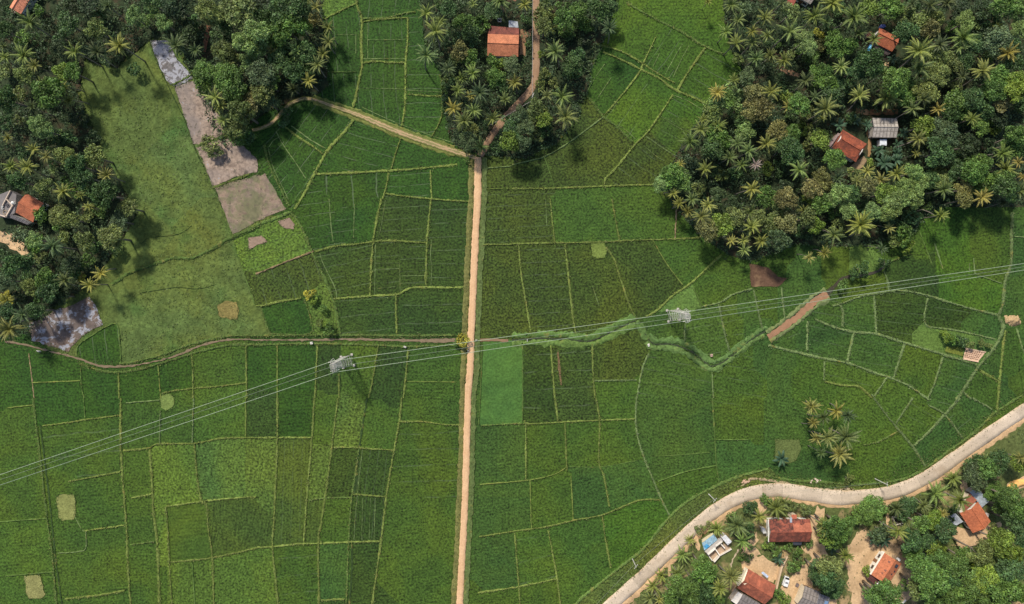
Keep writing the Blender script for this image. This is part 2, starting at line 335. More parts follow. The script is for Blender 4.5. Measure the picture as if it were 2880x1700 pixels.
def patch(name, poly, z, mat, tint, rag=.5, kind='structure', **p):
    """Ground patch with a ragged edge and a little relief, laid as its own sheet."""
    L = smooth_line(list(poly)+[poly[0]], 1.0, False)[:-1]; c = L.mean(0); d = L-c
    n = len(L); rr = 1+rng.normal(0, rag/ (np.linalg.norm(d, axis=1)+1e-6))
    import mathutils.geometry as G
    pts2 = [Vector((c+d[i]*rr[i]).tolist()) for i in range(n)]
    inner = []
    mn, mx = L.min(0), L.max(0)
    gx, gy = np.meshgrid(np.arange(mn[0], mx[0], 1.2), np.arange(mn[1], mx[1], 1.2)); gx = gx+rng.uniform(-.3, .3, gx.shape); gy = gy+rng.uniform(-.3, .3, gy.shape)
    ok = inside([c+(q-c)*.97 for q in L], gx, gy)
    inner = [Vector((float(a), float(b))) for a, b in zip(gx[ok], gy[ok])]
    res = G.delaunay_2d_cdt(pts2+inner, [], [list(range(n))], 1, 1e-4)
    V = np.array([(v.x, v.y, z) for v in res[0]]); V[:, 2] += rng.uniform(-.02, .02, len(V))
    F = [f for f in res[2]]
    me = mesh_np(name, V, F, [MAT[mat]], True)
    fl = sum(1 for q in me.polygons if q.normal.z < 0)
    if fl > len(me.polygons)/2: me.flip_normals()
    return link(name, me, tint=tint, kind=kind, **p)
# ================================================================ THE LAND
# bunds: tile width colour | points        (y yellowish grass, g green, p pale grey-green, d wet ditch, b bare earth)
BUNDS = '''
A2 1.0 y|745,-40 760,60 790,140 785,300 790,450 790,500 770,600 740,740 725,800
A2 .6 y|745,30 640,80 500,150
A2 .6 g|790,140 900,140 1000,130 1130,95 1190,95
A2 .6 y|800,165 900,150 1010,140 1130,135
A2 .8 y|1130,135 1130,300 1115,480 1115,650 1110,800 1090,940
A2 .8 y|805,470 900,460 1000,470 1110,470
A2 .6 y|1130,705 1250,715 1380,720
A2 .5 y|1385,870 1350,950 1310,1020
A2 .6 g|1365,560 1380,600 1388,740 1385,870
A2 1.1 y|730,890 680,960 600,1050 530,1130 440,1290 400,1370 340,1484 290,1560
A2 .9 y|440,1300 700,1290 980,1275 1200,1260 1400,1240 1500,1230
A2 .5 y|1080,1030 1040,1150 1010,1260
A2 .6 y|990,1290 970,1400 945,1484
A2 .6 y|1300,1270 1310,1484
A2 .6 y|210,940 310,1020 420,1090 500,1150
A2 .4 p|265,940 400,1040 520,1110
A2 .8 g|60,1090 110,1250 190,1420 250,1540
A2 .3 p|90,1100 130,1250 210,1420 240,1484
A2 .35 p|150,980 190,1060 250,1150 300,1220 370,1330
A2 .3 p|95,1100 130,1050 180,1020
A2 .4 g|560,540 750,540
A2 .25 p|745,240 745,400
A2 .25 p|790,440 1000,440 1110,440
A2 .25 p|800,660 1000,663 1115,668
A2 .25 p|1130,675 1380,690
A2 .25 p|790,800 940,870 1080,930 1300,1010 1480,1070
A2 .25 p|600,260 745,260
A2 .25 p|830,300 1110,298
A2 .25 p|830,175 835,440
B2 .8 y|935,0 900,160 875,320 860,500 850,720
B2 .7 y|1305,0 1290,150 1275,330 1265,640
B2 .8 y|440,395 600,350 740,340 870,320 1000,312 1150,320 1275,328
B2 .6 y|960,-40 1100,-20 1240,-5
B2 .6 y|1240,-5 1420,10 1590,20
B2 .8 y|580,745 700,735 850,725 1050,712 1110,680 1180,660 1270,660 1420,662 1570,660
B2 .6 y|1045,715 1045,850 1050,1000
B2 .35 p|545,0 560,200 575,320
B2 .3 p|735,40 730,180 728,290
B2 .25 p|965,10 935,200 910,300
B2 .25 p|890,340 885,720
B2 .3 p|1310,300 1300,430 1310,500 1305,655
B2 .22 p|1070,480 1075,690
B2 .22 p|890,525 1070,520
B2 .3 p|1070,575 1260,570
B2 .3 p|905,668 1040,655
B2 .22 p|890,480 1065,478
B2 .22 p|1075,630 1255,615
B2 .35 p|475,400 500,480 570,620 600,700 600,745
B2 1.0 g|260,100 340,210 420,400 510,590 570,740 610,900 625,1010
B2 .6 b|0,560 150,500 300,440 430,390
B2 .8 y|0,800 60,795 180,765 340,740
B2 .5 g|45,840 100,990 140,1005 400,1005 410,900 360,740
B2 .9 g|0,1020 600,1015 1100,1020 1480,1015
B2 .8 g|-20,1088 450,1078 900,1090 1120,1100 1480,1090
B1 1.0 g|1920,1085 1700,1092 1440,1150 1220,1220 1000,1278 840,1292 720,1270 600,1230
B1 .9 g|1920,1018 1700,1025 1440,1080 1200,1165 1000,1215 890,1228
B1 .4 g|575,1150 590,1090 700,1010 860,930 893,1050 905,1225
B1 .35 b|215,1150 240,1350 255,1484
D1 .7 g|240,0 270,250 300,500 340,850 380,1150 410,1500
D1 .5 d|290,200 330,500 370,850 400,1150 450,1500
B1 .4 g|605,1250 610,1400 630,1484
D1 .4 g|605,0 615,140
B1 .6 y|885,1300 890,1484
D1 .7 y|870,0 870,300 885,600 910,900 920,1150 935,1400 945,1500
B1 .45 y|1180,1240 1200,1484
D1 .4 p|1155,90 1150,330
B1 .5 y|1430,1160 1440,1300 1440,1484
D1 .5 p|1395,0 1385,320
B1 .5 y|1835,1085 1840,1484
D1 .45 y|1770,0 1770,290
B1 .4 y|240,1370 600,1355
B1 .5 y|1210,1450 1300,1430 1460,1410 1600,1400 1840,1370
D1 .5 y|310,200 500,175 620,155 860,125
D1 .4 y|60,70 240,50
D1 .4 p|910,35 1150,15
D1 .5 y|500,600 870,530
D1 .4 g|0,890 340,865
D1 .5 y|610,955 900,915
D1 .4 p|620,960 620,1080 560,1105 420,1115
D1 .35 p|540,850 580,930 605,960
D1 .6 y|470,1445 700,1420 900,1385
D1 .4 g|40,1280 390,1250
D1 .6 y|890,380 1070,360 1140,330 1400,325 1600,290 1850,285
D2 .6 y|0,285 160,285 400,285
D1 1.0 y|1080,370 1095,600 1105,800 1130,1020 1140,1200 1150,1500
D1 .6 y|1400,330 1420,560 1450,740 1485,760 1500,930 1530,1150 1540,1500
D1 .6 y|1195,780 1450,745 1620,725 1842,710
D1 .6 y|945,720 1090,690
D1 .5 y|1195,780 1210,950 1220,1170 1240,1500
D1 .5 g|940,1055 1110,1030
D1 .6 y|1230,1180 1520,1150 1842,1080
D1 .4 g|1385,1180 1405,1500
D2 .6 y|155,0 155,290 145,600 130,900 120,1080 150,1380 160,1500
D2 .6 y|420,0 405,280 375,620 345,1030
D2 .8 y|590,0 550,330 510,640 470,900 450,1050 455,1500
D2 .8 d|800,0 770,180 745,350 720,560 705,690
D2 .5 g|745,350 715,560 690,720 670,1000 650,1500
D2 .5 d|690,1050 690,1250 670,1500
D2 .25 p|770,350 740,600 715,850 705,1040
D2 .22 p|825,720 815,1020
D2 .22 p|770,720 760,1020
D2 .22 p|860,720 850,1020
D2 .7 y|1050,0 1030,180 990,400 940,700 905,1000 870,1250 835,1500
D2 .5 y|1035,170 1200,170 1350,190 1480,195
D2 .5 y|560,355 700,355 830,365 990,375
D2 .5 g|380,735 500,720 690,715
D2 .6 y|700,692 930,710
D2 .6 y|0,1075 120,1070 300,1050 450,1045 700,1035 900,1030
D2 .6 y|470,1455 640,1445
B2 .6 y|460,1080 440,1484
B2 .5 y|620,1300 620,1484
B2 .4 y|160,1090 160,1484
B2 .5 y|910,1100 870,1350 840,1484
B2 .6 y|1135,1120 1120,1300 1100,1484
B2 .3 y|1110,1360 1500,1365
B2 .6 y|1690,340 1908,340
B3 .6 y|0,335 300,330 580,325 700,320 900,310 1200,300 1400,290
A2 .4 y|1710,1412 1908,1405
A3 .6 y|0,1410 300,1405 690,1390 900,1382 1090,1380
A2 .4 p|1720,1255 1908,1240
A3 .45 p|0,1230 150,1195 240,1170 400,1080 540,980 680,875
A3 .4 g|240,1170 280,1280 315,1400
A3 .6 y|690,1380 700,1330 780,1250 920,1075 1000,1000 1100,860 1200,710
A3 .7 g|500,690 570,730 680,870 760,930 900,1060
A3 .5 y|680,870 760,780 860,660 950,540 980,470 1070,280
A3 .6 y|620,330 800,380 900,430 980,480 1100,560 1210,620
A3 .7 y|680,390 840,460 960,520 1100,590 1210,670 1330,720 1430,770
A3 .7 g|850,20 1020,120 1260,240 1420,340 1580,410
A3 .9 y|1230,680 1300,560 1360,470 1440,360
A3 .25 p|1200,580 1260,450 1320,340
A3 .25 p|1140,560 1210,430 1270,330
A3 .25 p|1050,500 1100,400
A3 .25 p|1200,710 1300,750 1420,820
A3 .22 p|1100,860 1200,930 1330,1000
A3 .25 p|1000,1020 1130,1110 1250,1180
A3 .22 p|985,1090 1080,1170 1135,1200
A3 .3 p|550,700 620,580 690,480
A3 .25 p|640,730 740,580
A3 .25 p|800,940 870,990 920,1040
B3 .5 y|285,0 300,160 320,325
B3 .5 y|745,0 770,150 800,305
B3 .5 b|1225,80 1215,300
B3 .6 y|50,340 70,560 100,750 145,1010
B3 .6 y|395,335 425,600 450,850 475,1000
B3 .6 y|700,360 760,450 800,570 830,660 870,780 920,890
B3 .4 y|1050,310 1150,480 1270,640
B3 .7 y|1560,420 1480,490 1330,630 1200,720 1080,830 1000,880
B3 .4 g|1350,660 1410,800
B3 .6 p|1410,805 1550,770 1650,710 1790,670
B3 .6 p|1540,780 1560,880 1590,1030 1620,1130
B3 .6 p|1800,680 1830,820 1865,970
B3 .8 p|1290,930 1285,1060
B3 .25 p|250,0 260,200
B2 .25 p|1708,0 1690,340 1670,700 1660,1000
B3 .25 p|600,650 650,800
B3 .4 g|80,1085 80,1480 78,1690
D3 .5 g|-222,198 0,185 80,185
B2 .4 g|1688,1090 1672,1484 1660,1680
B3 .6 y|290,1090 305,1300 320,1484
D3 .6 y|310,0 330,160
B3 .6 y|600,1080 605,1300 620,1484
D3 .5 y|605,0 630,170 625,460 660,560 700,780
B3 .5 p|610,1355 930,1350
B3 .6 p|1020,1150 970,1270 930,1484
D3 .6 p|895,0 890,160 905,280 940,400 990,530 1050,670 1080,740 1130,840
B3 .45 p|1490,1290 1500,1484
D3 .4 g|1440,0 1460,300 1470,480 1490,610
D3 .5 y|90,160 120,185 380,172 630,160 890,150
D3 .5 y|100,180 100,580
D3 .5 y|380,175 395,520
D3 .4 y|-232,622 120,590 300,550 400,495
D3 .3 g|400,495 640,495 900,450
D3 .4 y|130,590 140,945
D3 .4 y|425,560 440,880
D3 .5 y|-236,998 0,960 250,925 440,880 650,840 900,740 1060,730
D3 .5 y|20,970 45,1300 60,1500
D3 .5 y|260,950 290,1100 325,1300 350,1500
D3 .6 y|-245,1400 0,1365 160,1335 320,1300
D3 .5 y|650,850 670,1000 710,1220
D3 .3 g|990,420 1200,410 1420,390
D3 .4 g|1050,600 1250,530 1470,485
D3 .4 g|1465,300 1700,300
D3 1.1 g|440,1500 560,1390 700,1280 800,1200 950,1080 1130,860 1300,720 1500,620 1650,560 1842,510
B4 .9 p|0,1090 180,1135 420,1190 600,1225 780,1290 930,1340 1060,1400 1200,1500
D4 .6 p|1150,50 1270,120 1400,290
D4 .7 p|740,-30 850,120 930,220 1040,350 1130,490
B4 .6 y|420,1360 560,1390 680,1400 770,1480
B4 .6 p|100,660 110,780 125,890
B4 .7 p|540,790 560,860 550,950
B4 .7 p|790,720 805,1000
B4 .6 p|1190,740 1165,860 1170,930 1200,955
B4 .8 p|480,800 560,775 700,725 900,690 1020,685 1190,720 1300,755 1500,815 1710,865
B4 .9 p|350,895 450,940 620,990 800,1005 960,1055 1080,1090 1290,1155 1550,1235
B4 .7 p|295,910 290,1130
B4 .8 p|640,990 590,1210
B4 .7 p|1015,1085 935,1330
B4 .6 p|1300,1180 1240,1370 1190,1484
B4 .5 p|420,1210 415,1350
B4 .6 p|885,1330 790,1470
B4 .6 p|1200,955 1400,980 1690,1045
B4 1.1 p|1820,100 1815,300 1810,480 1765,620 1750,780 1720,870 1750,960 1690,1100 1560,1260 1470,1400 1400,1500
D4 .9 p|1380,0 1270,120 1150,250 1050,340
B4 .8 y|1770,980 1750,1100 1730,1300 1715,1484
D4 .7 y|1655,0 1645,80
B4 .4 p|1850,960 1890,1100 1930,1220
B4 .5 p|860,540 890,610 900,690
B4 .5 g|900,470 1060,410
B4 .4 g|1120,230 1180,380 1220,490
B4 .4 p|1240,330 1300,520
B4 .4 p|1500,480 1500,540
B4 .4 p|1530,440 1540,560
B4 .4 p|1540,560 1740,630
B4 .4 p|1830,280 1930,288
B4 1.0 y|1580,1280 1720,1360
B4 .6 p|1440,1430 1510,1490
D4 .6 p|1470,0 1610,80
D4 .6 p|1040,0 920,180
D4 .5 g|930,240 800,310 680,340
D4 1.0 g|0,560 150,590 330,600 600,620 800,610 980,580 1140,500 1300,380 1480,250 1640,100 1842,-30
A1 .9 g|1280,635 1360,600 1430,560
A1 1.0 g|1485,1085 1580,1050 1700,1010
A1 .8 y|1590,1400 1700,1360 1860,1300
B1 1.2 g|830,640 950,560 1050,520 1200,470 1300,440 1420,440 1550,390 1700,300 1908,210
B2 1.3 g|0,205 130,150 270,95
B1 .25 d|1550,410 1700,320 1908,230
B1 .25 d|960,560 1060,527 1200,478 1300,448 1420,448 1550,400
B1 .3 g|1650,150 1720,260 1760,400 1830,590 1900,790
B1 .22 d|1060,330 1110,290 1250,275 1350,255 1430,200
B1 .2 d|1060,700 1180,680 1320,660 1480,670 1600,640
A1 .3 d|1118,310 1180,480 1240,610 1310,760 1380,900 1440,1070 1500,1210 1600,1400 1660,1560
'''
TINT_B = {'y': (.160, .212, .050), 'g': (.095, .155, .038), 'p': (.145, .205, .075), 'd': (.036, .066, .020), 'b': (.24, .18, .10)}
bund_lines = []
for ln in BUNDS.strip().split('\n'):
    h_, p_ = ln.split('|'); t_, w_, c_ = h_.split(); bund_lines.append((pts(t_, p_), float(w_), c_))

# roads and water in survey coordinates
ROAD = [px('A2', 1655, 1175), px('A2', 1650, 1484), px('B2', 1625, 500), px('B2', 1605, 1000), px('B2', 1594, 1300), px('D2', 1525, 0), px('D2', 1505, 700), px('D2', 1465, 1484), px('D2', 1458, 1640)]
TRACK = pts('A2', '-25,975 40,958 130,910 240,790 340,740 430,745 560,790 740,850 930,930 1100,1000 1300,1070 1480,1130 1640,1180')
LANE = [(1507, -60), (1508, 60), (1508, 130), (1507, 200), (1498, 245), (1460, 290), (1410, 345), (1375, 395), (1350, 440)]
CROAD = [(1640, 1770), (1719, 1700), (1811, 1618), (1905, 1528), (1975, 1464), (2042, 1417), (2104, 1390), (2160, 1380), (2211, 1380), (2277, 1390), (2348, 1399.5), (2414, 1397.5), (2492, 1388), (2551, 1370), (2598, 1347), (2637, 1323), (2680, 1292), (2746, 1245), (2805, 1204), (2880, 1153), (2980, 1085)]
CANAL = pts('B1', '40,1060 160,1080 320,1120 480,1160 620,1200 720,1240 860,1250 1000,1240 1200,1200 1340,1160 1440,1115 1560,1075 1700,1050 1830,1045 1908,1050')+pts('B2', '300,1050 430,1050 700,1045 900,1050 1200,1055 1590,1055')
CANAL2 = pts('B2', '1640,1055 1720,1050 1880,1055')
DRAIN = pts('B3', '0,1050 200,1040 400,1045 560,1060 680,1020 800,960 920,910 960,960 1010,1035 1060,1080 1200,1085 1340,1140 1440,1220 1500,1245 1600,1195 1700,1115 1800,1035 1890,985')
BROWN = pts('B4', '0,1030 120,950 260,840 340,770 440,705')
STREAM = pts('B4', '440,705 480,665 560,590 700,570 800,545 850,510 860,460')

# woods, yards and bare plots
WOODS = {'nw': [(-70, -70), (905, -70), (915, 60), (925, 130), (930, 240), (880, 280), (780, 300), (700, 355), (640, 420), (600, 380), (585, 330), (545, 215), (480, 110), (425, 108), (330, 190), (235, 170), (220, 260), (290, 430), (350, 540), (390, 600), (330, 700), (290, 760), (262, 800), (150, 872), (90, 945), (-70, 965)],
 'nc': [(1172, -70), (1190, 120), (1238, 210), (1245, 300), (1262, 400), (1300, 428), (1375, 442), (1480, 450), (1570, 405), (1630, 330), (1660, 240), (1668, 190), (1700, 120), (1740, 0), (1740, -70)],
 'ne': [(2025, -70), (2035, 60), (2050, 130), (2085, 200), (2015, 250), (1965, 330), (1905, 420), (1862, 510), (1885, 580), (1965, 665), (2045, 722), (2110, 740), (2240, 690), (2330, 700), (2480, 690), (2560, 660), (2605, 620), (2650, 585), (2960, 585), (2960, -70)]}
VILLAGE = [(1700, 1770), (1780, 1690), (1870, 1600), (1960, 1512), (2050, 1438), (2110, 1408), (2200, 1400), (2330, 1418), (2500, 1408), (2570, 1385), (2660, 1332), (2760, 1262), (2880, 1180), (2980, 1110), (2980, 1770)]
MUD = [(pts('A1', '1120,305 1250,308 1330,450 1420,555 1440,590 1300,650 1240,600 1190,500 1130,330'), .50, (.20, .18, .175)),
 (pts('A1', '1300,650 1480,585 1520,700 1580,780 1650,900 1660,1000 1485,1085 1440,1080 1380,880'), .24, (.32, .245, .195)),
 (pts('A1', '1470,1105 1600,1050 1760,1040 1920,1190 1915,1285 1740,1330 1590,1395'), .20, (.32, .245, .195)),
 ([(605, 530), (680, 505), (745, 490), (778, 540), (805, 588), (730, 620), (655, 660)], -.13, (.31, .225, .165)),
 (pts('d', '380,1250 560,1190 700,1090 950,1010 1160,910 1250,1000 1340,1270 1180,1350 1060,1430 960,1530 900,1620 700,1560 420,1480'), .40, (.20, .145, .115))]
BAREPLOTS = [([(2106, 741), (2160, 753), (2190, 779), (2215, 783), (2190, 807), (2112, 806)], (.12, .07, .045)),
 (pts('B2', '165,165 250,140 290,190 280,225 200,215'), (.28, .20, .15)), (pts('B2', '-60,290 40,275 85,320 10,345 -50,380'), (.28, .20, .15))]
CUTPLOTS = [(pts('D1', '405,710 440,692 530,690 543,720 545,850 530,872 450,882 425,860 415,780'), (.235, .255, .085)), (pts('D1', '175,1275 290,1268 310,1350 330,1410 300,1440 210,1440 190,1400'), (.25, .25, .095)),
 (pts('D1', '1150,0 1180,-30 1230,-30 1260,10 1250,60 1200,92 1160,70'), (.17, .235, .065)), (pts('B3', '590,325 690,320 705,400 690,440 640,440 595,430'), (.16, .215, .052)),
 (pts('B1', '1620,790 1680,760 1760,770 1785,830 1770,900 1690,890 1630,870'), (.24, .20, .07)), (pts('B3', '345,1120 360,1250 372,1380 360,1390 345,1260 335,1150'), (.20, .13, .07)),
 (pts('p', '60,440 280,440 300,520 250,640 120,680 60,620'), (.115, .150, .048)),
 (pts('B4', '1330,1100 1450,1110 1450,1170 1320,1140'), (.17, .2, .04))]
SEEDBED = pts('z', '2714,980 2770,991 2750,1017 2708,1009')
YARDS = [pts('o', '160,425 185,405 205,460 230,500 270,512 330,485 372,500 400,555 450,590 470,680 482,740 440,800 380,850 300,800 220,850 110,850 95,760 88,650 80,560 105,500 130,460'),
 pts('n', '1270,910 1400,860 1550,848 1640,920 1700,1010 1775,985 1700,1150 1640,1200 1450,1110 1300,1010 1180,1190 1100,1420 1050,1400 1150,1200 1220,1000'),
 pts('n', '2215,200 2310,240 2310,340 2210,420 2180,560 2250,680 2340,760 2370,900 2330,940 2200,900 2120,940 2165,1090 2160,1260 2300,1330 2480,1400 2480,1520 1850,1520 1800,1390 1730,1320 1750,1240 1870,1130 1990,1030 2090,920 2150,860 2030,780 2020,730 2150,700 2125,330 2180,320'),
 pts('n', '1430,90 1510,80 1520,290 1560,360 1540,420 1440,330'), pts('n', '500,600 620,560 700,650 690,780 640,760 610,680'), pts('n', '1300,640 1420,560 1450,650 1400,720 1480,860 1330,900 1230,830'),
 pts('n', '225,930 280,905 330,1020 280,1140'), pts('d', '-40,20 100,60 200,110 330,240 420,360 370,370 270,350 150,250 -40,170'), pts('o', '985,165 1000,150 1080,120 1110,170 1050,190 1010,212 985,190'),
 pts('o', '268,255 320,262 322,360 305,400 300,300'), pts('i', '370,720 480,760 600,860 610,940 540,960 490,880 400,790'), pts('o', '690,400 760,420 900,390 960,370 940,430 860,490 760,520 690,510'),
 pts('o', '730,140 755,150 770,215 740,220'), pts('f', '130,500 340,510 340,620 250,640 230,950 130,950')]
PATIO = pts('z', '2403,457 2429,439 2440,450 2425,470 2396,486 2380,478')
FOOTWAYS = [(pts('k', '130,365 280,385 450,375 730,380'), 1.6, (.22, .12, .06)), (pts('k', '310,640 320,760 325,900 320,1010'), .9, (.28, .17, .08)), (pts('h', '1230,1110 1350,1160 1540,1210'), 1.3, (.34, .20, .12)),
 (pts('b', '700,270 670,400 640,540'), 1.4, (.24, .12, .07)), (pts('e', '1740,-30 1800,20'), .8, (.25, .15, .09)), (pts('n', '1095,1000 1120,900 1190,780 1230,740'), .4, (.5, .4, .28)), (pts('n', '1840,810 1800,920 1740,1080 1690,1200'), .6, (.30, .22, .14)),
 (pts('k', '2420,1150 2390,1090'), .5, (.3, .15, .08))]

# planting: tile x y style row-angle gap-angle(-1 none) gap-spacing
SEEDS = '''
A2 650,200 v 95 95 3.6;A2 680,330 v 95 95 3.6;A2 650,620 v 100 95 3.2;A2 900,40 v 80 80 3.6;A2 620,20 y 0 -1 0;A2 960,220 v 90 90 3.1;A2 950,380 v 90 90 3.0;A2 960,560 v 90 92 3.4;A2 950,800 v 90 97 3.6;A2 1230,500 v 0 0 4
A2 1250,860 v 0 0 4;A2 1450,1000 v 0 -1 0;A2 450,900 v 35 55 3.5;A2 330,1120 v 55 55 3.7;A2 160,1200 v 35 50 3.4;A2 750,1150 v 165 165 3.4;A2 1250,1130 v 20 -1 0;A2 1450,1400 v 0 -1 0;A2 1150,1400 v 5 5 3.2;A2 700,1400 v 5 95 7
B2 480,150 v 8 8 3.2;B2 650,200 v 8 8 3.3;B2 800,150 v 8 -1 0;B2 1100,150 d 4 4 3.2;B2 1450,300 d 2 2 3.8;B2 700,550 d 8 12 3.4;B2 980,520 d 3 3 3.7;B2 1160,520 d 3 3 3.4;B2 800,880 d 5 5 4.5;B2 1300,830 d 2 2 5;B2 200,400 y 20 20 2.6;B2 250,620 o 60 108 4.1;B2 230,900 v 20 -1 0;B2 480,850 r 0 -1 0;B2 1750,200 o 0 5 3.4;B2 1800,600 o 0 -1 0
B2 1300,1250 m 0 -1 0;B2 1000,1300 d 85 -1 0;B2 750,1250 m 80 -1 0;B2 530,1250 d 80 -1 0;B2 300,1200 v 0 -1 0;B2 80,1200 v 0 -1 0;B2 1780,1250 b 30 -1 0
B1 1640,1250 m 10 -1 0;B1 1320,1300 v 5 -1 0;B1 1040,1370 v 5 -1 0;B1 750,1370 v 5 -1 0;B1 420,1300 v 5 -1 0;B1 100,1300 v 0 -1 0;B1 740,1120 v 98 98 3.7;B1 1300,700 g 0 -1 0;B1 900,760 g 0 -1 0;B1 1010,470 g 0 -1 0;B1 800,850 g 0 -1 0;B1 870,620 g 0 -1 0;B1 980,300 g 0 -1 0;A1 800,650 g 0 -1 0;A1 1250,1300 g 0 -1 0;B1 1500,400 g 0 -1 0;B1 1250,1050 g 0 -1 0;B1 1750,900 g 0 -1 0;A1 1000,900 g 0 -1 0;D3 960,1160 h 0 -1 0;D3 1320,780 h 0 -1 0;D3 720,1370 h 0 -1 0;D3 1650,590 h 0 -1 0;D4 200,620 h 0 -1 0;D4 600,650 h 0 -1 0;D4 1200,500 h 0 -1 0
D1 150,300 m 3 -1 0;D1 600,300 m 6 6 6;D1 1000,200 m 6 -1 0;D1 1260,200 m 6 -1 0;D1 1600,150 m 60 -1 0;D1 1000,500 m 0 -1 0;D1 1260,530 y 70 -1 0;D1 1600,500 r 80 -1 0;D1 1330,950 q 4 -1 0;D1 1680,900 e 80 -1 0;D1 1700,1300 y 70 -1 0;D1 600,700 m 4 -1 0;D1 600,1200 m 3 -1 0;D1 150,700 m 4 -1 0;D1 150,1100 m 4 -1 0;D1 1000,900 m 0 -1 0;D1 1460,1300 y 90 -1 0;D1 1000,1250 m 0 -1 0
D2 60,150 d 5 -1 0;D2 280,150 v 5 -1 0;D2 80,500 r 80 -1 0;D2 250,700 e 88 88 2.5;D2 480,150 m 85 -1 0;D2 480,500 r 80 -1 0;D2 650,200 r 80 -1 0;D2 900,250 m 80 -1 0;D2 850,500 d 82 82 2.4;D2 600,550 d 82 -1 0;D2 800,850 d 85 85 2.4;D2 580,880 m 85 -1 0;D2 420,900 e 85 -1 0;D2 250,1250 m 6 6 5;D2 560,1250 u 80 -1 0;D2 760,1250 d 5 -1 0;D2 1200,450 m 2 2 4.5;D2 1150,1000 m 8 -1 0;D2 1700,400 u 6 -1 0;D2 1700,1000 u 10 -1 0
B3 130,150 o 0 3 3;B3 520,150 m 0 -1 0;B3 950,180 m 0 -1 0;B3 230,650 o 3 3 3.6;B3 550,600 o 3 -1 0;B3 850,450 o 10 -1 0;B3 1000,650 o 20 -1 0;B3 1350,480 m 20 -1 0;B3 1600,600 m 40 -1 0;B3 1230,760 l 0 -1 0;B3 1650,900 m 10 10 4;B3 1750,850 u 20 -1 0;B3 1450,950 u 10 10 4;B3 1150,1000 u 10 -1 0;B3 180,1300 d 3 3 5;B3 450,1300 o 3 3 5;B3 780,1200 o 3 -1 0;B3 780,1420 m 3 -1 0;B3 1200,1300 u 168 168 3.5;B3 1700,1350 m 170 170 3.5
A3 1000,200 w 60 -1 0;A3 1400,240 w 0 -1 0;A3 1180,330 w 55 55 3.6;A3 1320,420 w 55 -1 0;A3 800,480 v 35 -1 0;A3 900,700 w 55 55 4;A3 1050,750 w 55 -1 0;A3 600,600 v 55 -1 0;A3 600,1100 o 35 -1 0;A3 750,1050 o 35 -1 0;A3 1000,1250 o 145 145 4;A3 1300,950 m 150 150 3.5;A3 300,1320 o 10 -1 0;A3 1480,550 w 150 150 4;A3 1350,850 w 150 150 3.8;A3 100,1320 o 0 -1 0
D3 200,350 m 6 -1 0;D3 500,350 m 12 -1 0;D3 750,350 m 18 -1 0;D3 1150,200 u 170 -1 0;D3 1700,200 m 172 -1 0;D3 280,750 m 12 -1 0;D3 550,700 u 18 -1 0;D3 850,650 u 18 -1 0;D3 1200,480 u 12 -1 0;D3 1250,650 m 15 -1 0;D3 150,1150 m 12 12 6;D3 450,1100 m 12 -1 0;D3 850,950 w 18 -1 0;D3 800,1130 w 20 -1 0;D3 60,1420 m 10 -1 0;D3 1650,420 u 5 -1 0
B4 450,880 u 170 170 4;B4 680,860 u 172 172 3.4;B4 1000,850 d 174 174 2.8;B4 1350,850 d 172 172 3;B4 1600,920 u 170 -1 0;B4 160,980 u 20 20 4;B4 470,1080 u 168 168 3.6;B4 820,1150 u 172 172 3;B4 1120,1250 m 170 -1 0;B4 1450,1250 u 165 165 4;B4 80,1250 u 170 -1 0;B4 300,1280 m 165 -1 0;B4 600,1300 m 165 165 3.4;B4 1000,1430 m 160 -1 0;B4 1300,1000 l 0 -1 0;B4 700,650 m 20 -1 0;B4 1050,580 d 20 -1 0;B4 1350,450 w 100 -1 0;B4 1650,450 m 10 -1 0;B4 1600,700 w 5 -1 0;B4 1850,400 u 10 -1 0;B4 1850,750 u 10 -1 0
B4 1650,1230 u 90 -1 0;B4 1620,1420 m 150 -1 0;B4 1830,1200 m 95 -1 0;B4 1880,1400 q 100 -1 0;B4 500,500 q 0 -1 0;B4 700,500 l 0 -1 0;B4 300,500 u 0 -1 0;B4 60,440 m 0 -1 0;B4 250,620 u 0 -1 0;B4 230,690 u 10 -1 0;B4 1000,380 m 0 -1 0
D4 80,200 u 170 -1 0;D4 700,150 m 160 -1 0;D4 820,430 m 20 -1 0;D4 1050,200 m 150 150 3.5;D4 1200,300 u 40 -1 0;D4 1350,150 u 40 40 4;D4 1500,60 u 140 -1 0;D4 300,500 u 10 -1 0;D4 1700,-20 u 90 -1 0
'''
STY = {  # tint, row strength, row spacing, speckle, patch, gap strength, lumps
 'v': ((.025, .069, .0090), .17, .95, .85, .40, .95, .05), 'd': ((.029, .060, .0105), .16, .95, 1.0, .35, .65, .05), 'm': ((.045, .092, .0130), .14, .9, .88, .5, .5, .05),
 'o': ((.040, .068, .0115), .15, .9, 1.15, .5, .6, .05), 'y': ((.070, .130, .020), .12, 1.3, 1.0, .45, .35, .12), 'r': ((.066, .120, .022), .14, 1.4, 1.05, .4, .3, .12),
 'b': ((.066, .142, .026), .05, 1.0, .38, .15, 0., .05), 'u': ((.039, .086, .0160), .15, .9, .85, .40, .55, .04), 'w': ((.045, .100, .0110), .15, .95, .85, .5, .75, .05),
 'q': ((.054, .098, .0130), .18, 1.0, .60, .4, .45, .05), 'l': ((.090, .165, .036), .06, 1.2, .55, .25, 0., .08), 'e': ((.047, .085, .0150), .22, .9, .85, .5, .5, .06), 'g': ((.100, .150, .042), 0, 1, .6, .4, 0, .11), 'h': ((.078, .118, .026), .04, 1.3, 1.0, .6, 0, .14)}
RES = .3; X0, Y0, NX, NY = -154.2, -95.1, 1028, 634
gx = X0+(np.arange(NX)+.5)*RES; gy = Y0+(np.arange(NY)+.5)*RES; GX, GY = np.meshgrid(gx, gy)
barrier = np.zeros((NY, NX), bool)
